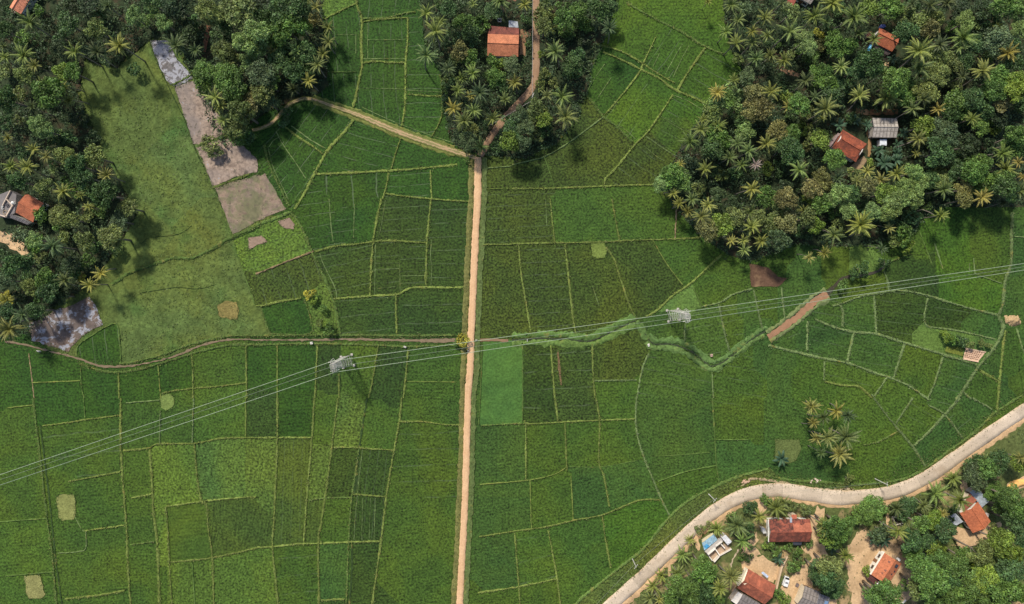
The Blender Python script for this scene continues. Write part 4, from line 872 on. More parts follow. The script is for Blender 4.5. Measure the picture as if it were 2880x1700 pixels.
PALMS = '''
a 400,300,150,g 320,735,150,g 460,860,90,y 985,680,125,y 1570,600,140,o 560,1110,120,g 840,1150,90,o 900,1310,90,y 420,1400,90,d 1420,80,110,d 1270,680,120,d 70,750,90,y 50,610,80,d
b 360,480,115,d 560,530,80,d 1620,540,105,g 1940,290,85,g 1950,440,90,g 1890,565,85,y 1830,680,100,y 1735,850,80,o 1580,930,85,d 1815,80,80,y 1715,15,60,y 770,1020,110,y 820,1110,80,y 850,1260,90,y 1350,550,70,o 1420,1080,60,d 1530,770,50,g
c 450,460,95,y 610,560,95,y 150,690,100,y 370,700,120,y 1400,800,110,y 830,1020,120,o 1160,1220,75,o 1060,1070,70,g 110,320,70,y 700,750,60,g
d 700,250,150,d 1325,600,110,o 1180,750,110,y 130,1330,170,y 300,1140,130,d 90,950,90,y 850,690,110,d
e 240,240,170,g 410,550,220,g 480,390,130,g 240,970,200,g 1050,80,110,g 1520,30,180,g 1050,1280,150,g 620,1200,150,d 850,1370,110,g
f 220,80,140,y 740,900,180,g 1690,490,150,d 610,50,100,d
g 380,320,130,g 600,410,90,y 740,350,180,d 1140,460,110,g 1300,190,140,y 320,610,150,o 490,800,160,g 640,640,140,g 950,770,140,g 660,930,80,y 750,1210,150,g 1820,400,120,g 2060,420,190,g 2120,740,190,g 500,140,110,d
h 430,90,160,g 540,330,150,g 350,520,140,g 510,700,150,g 770,510,110,y 770,690,140,g 970,290,150,g 1010,580,120,g 1380,510,210,g 1755,270,180,g 2060,60,190,g 830,950,140,g 1060,900,120,g 1290,980,150,g 1630,1300,150,d 2190,1080,150,g 480,1290,110,y 1960,360,100,d 1250,60,120,d 60,30,70,y
i 100,240,190,g 390,560,110,y 1010,730,210,g 1010,970,200,g 1310,640,120,d 1640,540,180,g 1590,680,120,g 1190,80,140,d 1420,50,120,d 1640,1090,90,d 1930,1010,160,o 2280,760,140,o 530,1040,90,g 180,480,110,d 2140,370,70,y 930,60,90,d
j 690,110,130,o 1440,100,140,y 460,630,140,y 700,590,120,g 300,800,150,g 530,980,110,d 510,1190,130,y 160,1120,80,o 970,830,130,g 1130,930,130,g 1380,830,140,y 1560,860,120,d 860,1030,120,d 1030,1130,110,g 1230,1130,90,b 1690,310,100,o 2060,170,110,d 2210,340,170,g 2170,470,70,y 1840,1200,150,g 490,490,90,y
k 180,150,150,y 560,190,180,y 930,340,130,g 1090,200,110,d 1290,340,110,o 1010,760,140,y 1770,480,110,y 2200,970,130,g 2420,1090,90,o 2240,1190,150,g 980,970,70,y
l 265,420,95,y 345,560,95,y 520,500,110,g 745,580,115,o 460,670,100,y 650,740,135,y 1360,360,130,y 1330,680,130,d 1350,890,130,y 1070,1080,100,y 1240,1070,90,y 1490,1080,120,y 1250,1210,100,y 2150,1310,90,y 2360,1250,100,y 2070,660,90,y
m 530,100,100,o 700,210,110,o 900,130,110,o 150,190,110,d 400,220,80,y 2500,170,70,o 1490,330,120,g 1975,430,120,o 440,770,165,y 110,900,130,g 1450,660,105,y 800,820,80,y 710,1080,80,d 2450,350,120,d 2240,490,80,d
n 1170,450,160,g 910,500,110,g 1690,230,160,g 1780,160,120,g 1460,340,110,o 2320,460,140,y 1240,660,130,g 560,650,90,o 470,850,130,g 390,1070,130,y 180,1110,110,y 80,1240,130,g 40,1400,120,y 1090,1110,140,y 950,1260,120,y 160,1420,70,y
o 580,215,75,g 715,250,60,g 510,285,45,g 680,130,50,y 620,330,35,o 370,430,55,g 440,420,40,d 75,565,48,y 850,30,50,g 1060,15,45,y 360,300,45,d
p 390,140,80,o 620,180,85,o 410,285,60,o 435,430,72,o 540,420,95,g 700,420,120,g 640,570,110,y 480,560,60,d 500,240,75,d 720,220,70,d
'''
BANANAS = '''
k 300,560,80 130,490,80 800,680,90 470,920,95 720,960,90 540,1100,110 720,1060,90 730,830,80 60,470,70
j 2420,560,100 1370,600,70 1530,500,60
i 670,830,80
n 1720,900,80 2420,760,70
m 780,0,100
o 250,470,40 290,480,40 600,460,35 575,590,35
p 130,620,70
'''
CT = {'L': ('light green', (.235, .355, .125)), 'G': ('mid green', (.125, .228, .056)), 'D': ('dark green', (.078, .150, .053)), 'O': ('olive green', (.172, .228, .074)), 'Y': ('yellow', (.42, .42, .07)),
      'T': ('brownish', (.205, .212, .080)), 'B': ('grey green', (.118, .182, .088)), 'K': ('blackish green', (.050, .086, .038)), 'V': ('bright green', (.180, .275, .050))}
CP = {'g': ('green', (.152, .205, .058)), 'y': ('yellow green', (.205, .235, .062)), 'o': ('golden', (.265, .262, .066)), 'd': ('dark green', (.080, .115, .042)), 'b': ('withered grey', (.27, .24, .20))}
LAND = [('the ribbed orange roof at the top corner', 40, 10), ('the house with an unfinished grey deck', 85, 585), ('the puddled mud strip', 470, 160), ('the flooded plot by the canal', 190, 900), ('the long muddy plots', 620, 440), ('the bend of the dirt track', 840, 280),
 ('the house beside the brown lane', 1415, 115), ('the fork of the dirt roads', 1345, 435), ('the roof cut by the top edge', 2265, 0), ('the house with a blue tarp', 2490, 115), ('the corrugated grey shed', 2488, 358), ('the mottled red house', 2385, 410), ('the bare brown plot', 2150, 780),
 ('the lone palm over the paddy', 2643, 607), ('the white gabled long house', 2215, 1495), ('the blue roofed house', 1998, 1530), ('the red house with a grey lean-to', 2125, 1650), ('the orange house in the sand', 2490, 1602), ('the grey roofs at the bottom edge', 2285, 1685), ('the house between tin sheds', 2742, 1456),
 ('the orange sand heap', 2860, 1360), ('the concrete tank', 2520, 1462), ('the palm clump in the paddy', 2335, 1210), ('the yellow crowned tree', 2310, 98), ('the corner where wood meets road', 2760, 1270), ('the laterite footpath by the shed', 2460, 318)]
ORD = 'first second third fourth fifth sixth seventh eighth ninth tenth eleventh twelfth thirteenth fourteenth fifteenth sixteenth seventeenth eighteenth nineteenth twentieth'.split()
def read(txt, nf):
    out = []
    for ln in txt.strip().split('\n'):
        t, *q = ln.split()
        for s in q:
            f = s.split(','); out.append((*px(t, float(f[0]), float(f[1])), float(f[2])*TILES[t][2]*.1, f[3] if nf == 4 else 'n'))
    return out
trees, shrubs, palms, bananas = read(TREES, 4), read(SHRUBS, 4), read(PALMS, 4), read(BANANAS, 3)
trees = [t for t in trees if -45 < t[0] < 2925 and -45 < t[1] < 1745]
trees.sort(key=lambda t: -t[2]); shrubs += trees[292:]; trees = trees[:292]
def label_all(items, names, noun, extra):
    """A label per plant: colour, form, and its turn of that colour counted outward from a landmark."""
    ranks = {}
    for c in {i[3] for i in items}:
        idx = [k for k, i in enumerate(items) if i[3] == c]
        for li, (nm, lx, ly) in enumerate(LAND):
            for r, k in enumerate(sorted(idx, key=lambda k: (items[k][0]-lx)**2+(items[k][1]-ly)**2)):
                d = math.hypot(items[k][0]-lx, items[k][1]-ly)
                if k not in ranks or (r, d) < ranks[k][0]: ranks[k] = ((r, d), li)
    out = []
    for k, i in enumerate(items):
        (r, d), li = ranks[k]; out.append(f"{names[i[3]]} {noun}{extra(i)}, {ORD[min(r, 19)]} out from {LAND[li][0]}")
    return out
V_BIG = [(crown_mesh(3.6, 17, 100+k, .40), 3.6) for k in range(5)]; V_MID = [(crown_mesh(2.5, 11, 200+k, .36), 2.5) for k in range(5)]; V_LOW = [(crown_mesh(1.5, 6, 300+k, .30, .55), 1.5) for k in range(4)]
V_FLUF = [(crown_mesh(2.6, 14, 400+k, .27, .5, 1.0, .7), 2.6) for k in range(3)]
T_BIG = [trunk_mesh(8.0, .28, 3.4, k) for k in range(3)]; T_MID = [trunk_mesh(6.0, .2, 2.4, 10+k) for k in range(3)]; T_LOW = [trunk_mesh(1.4, .07, 1.2, 20+k) for k in range(2)]
CLEAR = [W(p) for p in ([(20, -60), (110, -60), (105, -20), (62, 48), (20, 30)], [(-10, 530), (60, 530), (135, 575), (90, 635), (-10, 635)], [(1360, 50), (1466, 50), (1466, 166), (1360, 166)], [(2205, -60), (2310, -60), (2290, 30), (2210, 25)], [(2430, 70), (2540, 70), (2540, 160), (2430, 160)], [(2330, 355), (2445, 355), (2445, 480), (2330, 480)], [(2445, 322), (2530, 322), (2530, 418), (2445, 418)],
 [(2150, 1448), (2290, 1448), (2290, 1540), (2150, 1540)], [(1960, 1495), (2070, 1495), (2070, 1590), (1960, 1590)], [(2045, 1590), (2190, 1590), (2190, 1740), (2045, 1740)], [(2435, 1540), (2550, 1540), (2550, 1665), (2435, 1665)], [(2225, 1635), (2345, 1635), (2345, 1740), (2225, 1740)], [(2655, 1365), (2795, 1365), (2795, 1515), (2655, 1515)], [(2505, 1448), (2535, 1448), (2535, 1478), (2505, 1478)])]
BOX = [(min(q.x for q in P_), max(q.x for q in P_), min(q.y for q in P_), max(q.y for q in P_)) for P_ in CLEAR]
def shades(p, h):            # would its shadow darken a roof that the photograph shows in the sun?
    x, y = p.x+.367*(h-2), p.y-.69*(h-2); return any(a+1 < x < b-1 and c+1 < y < d-1 for a, b, c, d in BOX)
RL = [(smooth_line(W(P_), .8), w_) for P_, w_ in ((ROAD, 1.8), (LANE, 1.6), (CROAD, 3.3), (TRACK, 1.4))]
def on_road(p): return any((((L[:, 0]-p.x)**2+(L[:, 1]-p.y)**2) < w_*w_).any() for L, w_ in RL)
def plant_tree(name, cat, group, it, label, low=False):
    u, v, r, c = it; rr = random.random; tint = CT[c][1]; j = .85+.3*rr(); tint = (tint[0]*j*(.94+.12*rr()), tint[1]*j, tint[2]*j*(.9+.2*rr()))
    if low: (me, R0), tm, h = random.choice(V_LOW), random.choice(T_LOW), 1.4
    elif r > 2.9: (me, R0), tm, h = random.choice(V_BIG), random.choice(T_BIG), 8.0
    elif c in 'LB' and r > 1.8: (me, R0), tm, h = random.choice(V_FLUF), random.choice(T_MID), 6.0
    else: (me, R0), tm, h = random.choice(V_MID), random.choice(T_MID), 6.0
    s = r/R0*1.2; sz = (.75+.4*s)*(.9+.25*rr()) if not low else s
    if c == 'K' and not low: sz *= .72
    if c in 'LYT' and not low: sz *= 1.12
    for _ in range(5):
        p = at(u, v, h*sz+.3*r)
        if low or not (on_road(p) or shades(p, h*sz)): break
        sz *= .72
    root = thing(name, label, cat, (p.x, p.y, 0), group)
    t = link('trunk', tm, root, (0, 0, 0)); t.scale = (s, s, sz); k = link('crown', me, root, (0, 0, h*sz*.93)); k.scale = (s*(.85+.3*rr()), s*(.85+.3*rr()), (.38+.24*rr())*(s+sz) if not low else s*(.8+.3*rr())); k.rotation_euler.z = rr()*6.283; t.rotation_euler.z = rr()*6.283
    k.color = (*tint, 1)
tl = label_all(trees, {k: v[0] for k, v in CT.items()}, 'tree', lambda i: '')
for it, lb_ in zip(trees, tl): plant_tree('broadleaf_tree', 'tree', 'broadleaf trees of the village woods', it, lb_)
sl = label_all(shrubs, {k: v[0] for k, v in CT.items()}, 'shrub', lambda i: '')
for it, lb_ in zip(shrubs, sl): plant_tree('low_shrub', 'shrub', 'shrubs between fields and houses', it, lb_, True)
PC = [palm_crown(500+k, n, 3.6, hg) for k, (n, hg) in enumerate(((24, 1.0), (20, 1.15), (27, .85), (17, 1.05), (22, 1.25), (15, .9), (25, .95), (19, 1.35), (30, 1.0)))]
PT = [palm_trunk(h, ln, k) for k, (h, ln) in enumerate(((9.5, .5), (10.5, 1.4), (8.5, 2.4), (11, .3), (9, 1.0)))]
pl_ = label_all(palms, {k: v[0] for k, v in CP.items()}, 'coconut palm', lambda i: '')
for it, lb_ in zip(palms, pl_):
    u, v, r, c = it; (tm, top) = random.choice(PT); me = random.choice(PC) if c != 'b' else PC[5]; s = r/3.15; sz = (.55+.5*s)*random.uniform(.9, 1.12); a = random.uniform(0, 6.283)
    if v > 640 and v < 760 and u > 1900: a = -1.4; tm, top = PT[2]
    for _ in range(6):
        p = at(u, v, top[2]*sz); lx, ly = top[0]*s*math.cos(a)-top[1]*s*math.sin(a), top[0]*s*math.sin(a)+top[1]*s*math.cos(a)
        if not (on_road(p-Vector((lx, ly, 0))) or shades(p, top[2]*sz)): break
        sz *= .78
    root = thing('coconut_palm', lb_, 'palm', (p.x-lx, p.y-ly, 0), 'coconut palms'); root.rotation_euler.z = a
    t = link('trunk', tm, root, (0, 0, 0)); t.scale = (s, s, sz); k = link('crown', me, root, (top[0]*s, top[1]*s, top[2]*sz)); k.scale = (s, s, s); k.rotation_euler = (random.uniform(-.22, .22), random.uniform(-.22, .22), random.uniform(0, 6.283))
    j = random.uniform(.75, 1.25); tt = CP[c][1]; k.color = (tt[0]*j*random.uniform(.85, 1.12), tt[1]*j, tt[2]*j*random.uniform(.8, 1.2), 1)
BM = [banana_mesh(600+k) for k in range(3)]; bt = MB().tube([(0, 0, -.1), (.03, 0, 1.0), (0, 0, 2.0)], [.16, .13, .1], 7); BT = mesh_np('stem', bt.v, bt.f, [MAT['palmbark']], True)
bl_ = label_all(bananas, {'n': 'blue green'}, 'banana plant', lambda i: '')
for it, lb_ in zip(bananas, bl_):
    u, v, r, c = it; s = r/1.75; p = at(u, v, 2.4*s); root = thing('banana_plant', lb_, 'banana plant', (p.x, p.y, 0), 'banana plants')
    t = link('stem', BT, root, (0, 0, 0)); t.scale = (s, s, s); k = link('crown', random.choice(BM), root, (0, 0, 1.95*s)); k.scale = (s, s, s); k.rotation_euler.z = random.uniform(0, 6.283); j = random.uniform(.85, 1.2); k.color = (.062*j, .125*j, .07*j, 1)

# ---- undergrowth and rank grass: what nobody could count
def keep_clear(X, Y):
    bad = np.zeros(X.shape, bool)
    for P_ in YARDS+[PATIO]: bad |= inside(W(P_), X, Y)
    bad &= rng.random(X.shape) > .16
    for P_, w_ in ((ROAD, 1.3), (TRACK, 1.2), (LANE, 1.2), (CROAD, 3.4), (CANAL, .6), (BROWN, 1.0)):
        L = smooth_line(W(P_), .8)
        for q in L: bad |= ((X-q[0])**2+(Y-q[1])**2) < w_*w_
    for P_ in CLEAR: bad |= inside(P_, X, Y)
    return bad
def scatter(name, poly_list, per_m2, size, hmax, label, tint, clump=1.6, big=None):
    CC = []
    for P_ in poly_list:
        Q = np.array([(q[0], q[1]) for q in P_]); mn, mx = np.maximum(Q.min(0), (-150, -91)), np.minimum(Q.max(0), (150, 91)); n = int((mx-mn).prod()*per_m2)
        X, Y = rng.uniform(mn[0], mx[0], n), rng.uniform(mn[1], mx[1], n); ok = inside(P_, X, Y); X, Y = X[ok], Y[ok]; ok = ~keep_clear(X, Y); CC.append(np.stack([X[ok], Y[ok]], 1))
    C = np.concatenate(CC); hn = vnoise(400, 640, clump*2); i = np.clip(((C[:, 0]+160)*2).astype(int), 0, 639); j = np.clip(((C[:, 1]+100)*2).astype(int), 0, 399); h = hn[j, i]
    ok = h > .30; C, h = C[ok], h[ok]; z = hmax*np.clip((h-.28)*1.7, .03, 1)*rng.uniform(.35, 1, len(C))
    V, F = leaves(np.stack([C[:, 0], C[:, 1], z+.08], 1), np.tile((0, 0, 1.0), (len(C), 1)), size, .7); o = link(name, mesh_np(name, V, F, [MAT['weed']])); o.color = (*tint, 1); o['kind'] = 'stuff'; tag(o, label, 'undergrowth'); return o
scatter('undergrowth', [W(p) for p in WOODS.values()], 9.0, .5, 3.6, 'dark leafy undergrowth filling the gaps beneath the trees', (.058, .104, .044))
scatter('village_weeds', [W(VILLAGE)], 2.6, .38, .9, 'low green weeds and bushes around the village houses', (.075, .115, .04))
def along(lines, per_m, halfw, size, hmax, name, label, tint):
    CC = []
    for P_, w_ in lines:
        L = smooth_line(W(P_), .1); n = int(len(L)*.1*per_m); k = rng.integers(0, len(L), n); CC.append(L[k]+rng.normal(0, w_*halfw, (n, 2)))
    C = np.concatenate(CC); z = rng.uniform(.1, hmax, len(C)); V, F = leaves(np.stack([C[:, 0], C[:, 1], z+.12], 1), np.tile((0, 0, 1.0), (len(C), 1)), size, .6)
    o = link(name, mesh_np(name, V, F, [MAT['weed']])); o.color = (*tint, 1); o['kind'] = 'stuff'; tag(o, label, 'grass')
along([(P, w) for P, w, c in bund_lines if w >= .5 and c in 'yg'], 8, .36, .28, .42, 'bund_grass', 'yellowish tufts of grass growing on the paddy bunds', (.165, .195, .058))
along([(P, w) for P, w, c in bund_lines if w >= .5 and c == 'p'], 8, .36, .28, .42, 'pale_bund_grass', 'pale green tufts of grass on the bunds by the stream', (.13, .18, .08))
along([([(u-2, v-11) for u, v in DRAIN], 1.1), ([(u+2, v+11) for u, v in DRAIN], .9), (STREAM, 2.0)], 20, .6, .22, .34, 'drain_weeds', 'lush green weeds crowding both banks of the drain', (.118, .205, .058))
along([(P, 1.0) for P in ([(x-18, y) for x, y in ROAD], [(x+17, y) for x, y in ROAD], [(u, v-9) for u, v in CANAL], [(u, v+9) for u, v in CANAL])], 9, .35, .2, .45, 'verge_grass', 'ragged grass along the dirt road and the canal', (.14, .16, .055))
along([([(x-10, y-26) for x, y in CROAD], 2.2), ([(x-18, y-40) for x, y in CROAD], 2.0)], 16, .5, .24, .55, 'roadside_grass', 'rough grass on the bank above the concrete road', (.12, .155, .045))
MEADOW = pts('A1', '600,700 900,740 1130,700 1240,650 1380,930 1600,1420 1700,1700 1840,2000 1900,2200')+pts('B1', '1880,1000 1560,1040 1200,1140 930,1190 880,930 1000,700 1040,400 1060,200')+pts('A1', '940,1480 800,1200 600,850')
scatter('meadow_grass', [W(MEADOW)], 3.2, .34, .22, 'short tufted grass over the open meadow', (.112, .165, .045), .9)
along([(list(P_)+[P_[0]], 1.0) for P_, a_, b_ in MUD], 9, .38, .26, .35, 'mud_edge_grass', 'weedy grass creeping over the edges of the muddy plots', (.095, .14, .042))
along([(list(P_)+[P_[0]], .8) for P_, t_ in CUTPLOTS+BAREPLOTS], 8, .35, .24, .3, 'plot_edge_grass', 'loose grass fraying the edges of the small cut plots', (.085, .14, .035))
along([([(x-sg*10, y) for x, y in ROAD], .5) for sg in (1, -1)], 6, .35, .18, .22, 'track_edge_grass', 'sparse tufts fraying the edges of the straight dirt road', (.16, .17, .06))
# ================================================================ BUILDINGS AND STREET FURNITURE
ORANGE, RED, DKRED, GREY, TIN = (.70, .235, .115), (.52, .135, .075), (.30, .10, .075), (.36, .33, .30), (.50, .56, .62)
WHITE, CREAM = (.78, .76, .70), (.72, .62, .46)
def slab(name, C, mat, tint, parent, th=.09, ridge=None, div=(10, 6), wavy=.015, **p):
    """A sheet over four corners C (world points, eave order a b c d: a-b one long edge, d-c the other) with thickness."""
    o = np.array(parent.location) if parent is not None else np.zeros(3); A, B, Cc, D = (np.array(q) for q in C); nu, nv = div; V = []; UV = []
    Lu, Lv = np.linalg.norm(B-A), np.linalg.norm(D-A)
    for i in range(nu+1):
        for j in range(nv+1):
            s, t = i/nu, j/nv; q = (A*(1-s)+B*s)*(1-t)+(D*(1-s)+Cc*s)*t; V.append(q+np.array((0, 0, random.uniform(-wavy, wavy)))); UV.append((s*Lu, t*Lv))
    n = len(V); V = V+[q-np.array((0, 0, th)) for q in V]; UV = UV+UV; k = nv+1
    F = [(i*k+j, (i+1)*k+j, (i+1)*k+j+1, i*k+j+1) for i in range(nu) for j in range(nv)]
    nrm = np.cross(V[F[0][1]]-V[F[0][0]], V[F[0][3]]-V[F[0][0]])[2]
    if nrm < 0: F = [f[::-1] for f in F]
    F += [tuple(n+q for q in f[::-1]) for f in F]
    edge = [i*k for i in range(nu+1)]+[nu*k+j for j in range(1, nv+1)]+[i*k+nv for i in range(nu-1, -1, -1)]+[j for j in range(nv-1, 0, -1)]
    for a, b in zip(edge, edge[1:]+edge[:1]): F.append((a, b, n+b, n+a) if nrm < 0 else (b, a, n+a, n+b))
    return link(name, mesh_np(name, np.array(V)-o, F, [MAT[mat]], False, UV), parent, None, tint, stain=p.pop('stain', .5), **p)
def gable(name, label, quad, tint, stain=.5, eave=3.0, rise=1.5, mat='tile', wall=WHITE, side=None, hip=0.0, door=True, tint2=None):
    """A house under a two-pitch roof; quad = four eave corners on the survey, the ridge runs along the first side."""
    Q = [at(u, v, eave) for u, v in quad]; c = sum((Vector(q) for q in Q), Vector())/4; u = ((Q[1]-Q[0])+(Q[2]-Q[3])); L = u.length/2; u.normalize(); u.z = 0; w = Vector((-u.y, u.x, 0))
    if (Q[3]-Q[0]).dot(w) < 0: w = -w
    Wd = abs(((Q[3]-Q[0])+(Q[2]-Q[1])).dot(w))/2; root = thing(name, label, 'house', (c.x, c.y, 0), 'village houses'); g = Vector((c.x, c.y, 0))
    def P(a, b, z): q = g+u*a+w*b; return (q.x, q.y, z)
    hl, hw = L/2, Wd/2; il, iw = hl-.35, hw-.45
    m = MB().prism([P(-il, -iw, 0), P(il, -iw, 0), P(il, iw, 0), P(-il, iw, 0)], -.1, eave-.1)
    for s in (-1, 1):                                     # gable triangles
        n = len(m.v); zr = eave-.1+rise*iw/hw*.93
        for a in (s*il, s*(il-.2)): m.v += [P(a, -iw, eave-.1), P(a, iw, eave-.1), P(a, 0, zr)]
        m.f += [(n, n+1, n+2), (n+5, n+4, n+3), (n, n+3, n+4, n+1), (n+1, n+4, n+5, n+2), (n+2, n+5, n+3, n)]
    m.build('wall', 'plaster', root, wall, g)
    h0 = hip*hw
    for k, s in enumerate((-1, 1)):
        r_ = slab('roof', [P(-hl, s*hw, eave), P(hl, s*hw, eave), P(hl-h0, 0, eave+rise), P(-hl+h0, 0, eave+rise)], mat, tint if (s < 0 or tint2 is None) else tint2, root, .12, stain=stain if not isinstance(stain, tuple) else stain[k])
        if k == 0: MB().bar(P(-hl+h0, 0, eave+rise+.05), P(hl-h0, 0, eave+rise+.05), .11, .11, 8).build('ridge_cap', mat if mat == 'tile' else 'metal', r_, tuple(x*.9 for x in tint), g, stain=.3)
    if hip:
        for s in (-1, 1): slab('roof', [P(s*hl, -hw, eave), P(s*hl, hw, eave), P(s*(hl-h0), .03, eave+rise), P(s*(hl-h0), -.03, eave+rise)], mat, tint, root, .12, stain=stain if not isinstance(stain, tuple) else stain[0])
    ang = math.atan2(u.y, u.x); b = -iw-.03
    for a, wd, hh, zc, kind in ((-.1*il, .95, 2.0, 1.0, 'door'), (-.62*il, 1.1, 1.0, 1.45, 'window'), (.5*il, 1.1, 1.0, 1.45, 'window')):
        q = P(a, b, zc); f = MB().box(q, (wd, .12, hh), ang).build(kind, 'paint', root, (.22, .11, .06), g)
        if kind == 'window': q = P(a, b-.07, zc); MB().box(q, (wd-.2, .04, hh-.2), ang).build('pane', 'glass', f, (.04, .05, .06), g)
        else: q = P(a+.3, b-.09, 1.0); MB().box(q, (.08, .06, .12), ang).build('handle', 'metal', f, (.3, .28, .2), g)
    return root, P, hl, hw
def leanto(root, quad, z0, z1, mat, tint, name='lean_to_roof', stain=.5, posts=True, walls=None):
    C = [at(u, v, z) for (u, v), z in zip(quad, (z0, z0, z1, z1))]; r_ = slab(name, C, mat, tint, root, .07, stain=stain); g = root.location
    if posts:
        for q in (C[2], C[3]):
            i = q.lerp((C[0]+C[1]+C[2]+C[3])/4, .06); MB().bar((i.x, i.y, -.05), (i.x, i.y, q.z-.05), .07).build('post', 'bark', root, (.25, .2, .15), g)
    if walls:
        cc = (C[0]+C[1]+C[2]+C[3])/4; MB().prism([tuple(q.lerp(cc, .1)) for q in C], -.1, min(z0, z1)-.12).build('lean_to_wall', 'plaster', root, walls, g)
    return r_
def box_px(name, root, quad, z0, z1, mat, tint, h=0.0):
    return MB().prism([tuple(at(u, v, z1)) for u, v in quad], z0, z1).build(name, mat, root, tint, root.location if root else (0, 0, 0))
def shed(name, label, quad, z0, z1, mat, tint, wall=(.45, .42, .38), group='tin sheds beside the houses', stain=.3):
    C = [at(u, v, z) for (u, v), z in zip(quad, (z0, z0, z1, z1))]; c = sum(C, Vector())/4; root = thing(name, label, 'shed', (c.x, c.y, 0), group)
    slab('roof', C, mat, tint, root, .05, stain=stain); MB().prism([tuple(q.lerp(c, .1)) for q in C], -.1, [z-.12 for z in (z0, z0, z1, z1)]).build('wall', 'plaster', root, wall, root.location)
    e = (C[3].lerp(C[2], .5)).lerp(c, .08); d = C[2]-C[3]; MB().box((e.x, e.y, .95), (.8, .12, 1.9), math.atan2(d.y, d.x)).build('door', 'paint', root, (.2, .2, .2), root.location); return root
# corner house
r, P, hl, hw = gable('tiled_house', 'bright ribbed orange roofed house cut off by the picture corner', [(27, 21), (68, -48), (100, -29), (58.5, 40)], (.80, .30, .17), .05, 3.0, 1.2, 'corrugated')
box_px('step', r, [(22, 28), (34, 24), (44, 36), (30, 42)], -.05, .4, 'plaster', (.6, .45, .35))
# deck house
r, P, hl, hw = gable('tiled_house', 'orange roofed house with an unfinished grey concrete deck beside it', [(75.5, 545.6), (126.7, 574), (89, 623.8), (42, 597)], (.52, .17, .085), .4, 3.2, 1.0)
leanto(r, [(32, 602), (88, 626), (78, 633), (26, 612)], 3.0, 2.5, 'asbestos', (.20, .19, .20), 'lean_to_roof', .4, True, (.5, .47, .42))
dk = box_px('deck', r, [(-12, 552), (28, 536), (46, 548), (41, 600), (17, 613), (-12, 610)], -.1, 2.7, 'plaster', (.20, .185, .185))
for q in ([(-12, 604), (17, 612), (18, 609), (-12, 601)], [(16, 612), (34, 580), (31.5, 579), (14, 610)], [(34, 580), (17, 562), (18.5, 560), (36, 578)], [(5, 578), (27, 536), (29, 537), (7, 579)]): box_px('parapet', r, q, 2.69, 3.25, 'plaster', (.62, .50, .40))
q = at(35, 571, 3.4); b_ = thing('water_tank', 'small white round tank standing on the grey deck', 'water tank', (q.x, q.y, 2.7)); MB().bar((0, 0, -.02), (0, 0, .8), .42, .42, 14).bar((0, 0, .8), (0, 0, .98), .42, .15, 14).build('tank_body', 'plaster', b_, (.8, .8, .78)); MB().bar((0, 0, .98), (0, 0, 1.05), .16, .14, 10).build('lid', 'plaster', b_, (.7, .7, .7))
q = at(15, 598, 2.75); o = MB(); [o.bar((math.cos(k*.6)*.55, math.sin(k*.6)*.55, .05), (math.cos(k*.6+.6)*.55, math.sin(k*.6+.6)*.55, .05), .12, .12, 6) for k in range(11)]; t_ = o.build('concrete_ring', 'plaster', None, (.34, .27, .19)); t_.location = (q.x, q.y, 2.78); tag(t_, 'round tan concrete ring lying on the grey deck', 'ring')
for k, (u_, v_, s_, lb_) in enumerate(((6, 586, .7, 'pale cement bags heaped on the grey deck'), (22, 578, .5, 'dark bucket and boards piled on the grey deck'), (31, 606, .5, 'white sacks at the foot of the grey deck'))):
    q = at(u_, v_, 2.8); m = MB(); [m.box((random.uniform(-.3, .3)*s_*2, random.uniform(-.3, .3)*s_*2, .12+.1*(i % 3)), (.5, .32, .16), random.uniform(0, 3)) for i in range(6)]; o = m.build('sack_pile', 'plaster', None, ((.45, .44, .42), (.12, .11, .12), (.75, .74, .72))[k]); o.location = (q.x, q.y, 2.7 if k < 2 else 0.0); tag(o, lb_, 'sacks')
# house by the brown lane
r, P, hl, hw = gable('tiled_house', 'orange tiled house with a dark red rear roof beside the brown lane', [(1373, 96), (1460, 99), (1457, 160), (1370, 157)], (.66, .25, .13), (.35, .35), 3.1, 1.35)
leanto(r, [(1373, 97), (1460, 100), (1460, 80), (1377, 73)], 3.0, 2.3, 'tile', DKRED, 'rear_roof', .75, False, (.6, .45, .35))
shed('tin_shed', 'pale tin roofed shed behind the orange house by the brown lane', [(1431, 58), (1456, 61), (1458, 78), (1431, 77)], 2.2, 1.9, 'corrugated', (.55, .60, .66), (.5, .48, .45), None)
q = at(1405, 59); w_ = thing('well', 'square white well curb in the shade behind the orange house', 'well', (q.x, q.y, 0)); m = MB(); [m.box((x*.42, y*.42, .3), (.98 if y else .14, .14 if y else .7, .7)) for x, y in ((1, 0), (-1, 0), (0, 1), (0, -1))]; m.build('curb', 'plaster', w_, (.6, .58, .54)); MB().box((0, 0, .05), (.68, .68, .1)).build('water_surface', 'water', w_, (.03, .04, .04))
# roofs at the top edge
r, P, hl, hw = gable('tiled_house', 'house with grey roof and red wing cut off by the upper edge', [(2240, -10), (2279, 13), (2305, -30), (2266, -53)], GREY, .3, 3.2, 1.2, 'asbestos')
leanto(r, [(2218, -8), (2240, 0), (2232, 16), (2213, 8)], 2.9, 2.4, 'tile', (.45, .13, .09), 'porch_roof', .4, True)
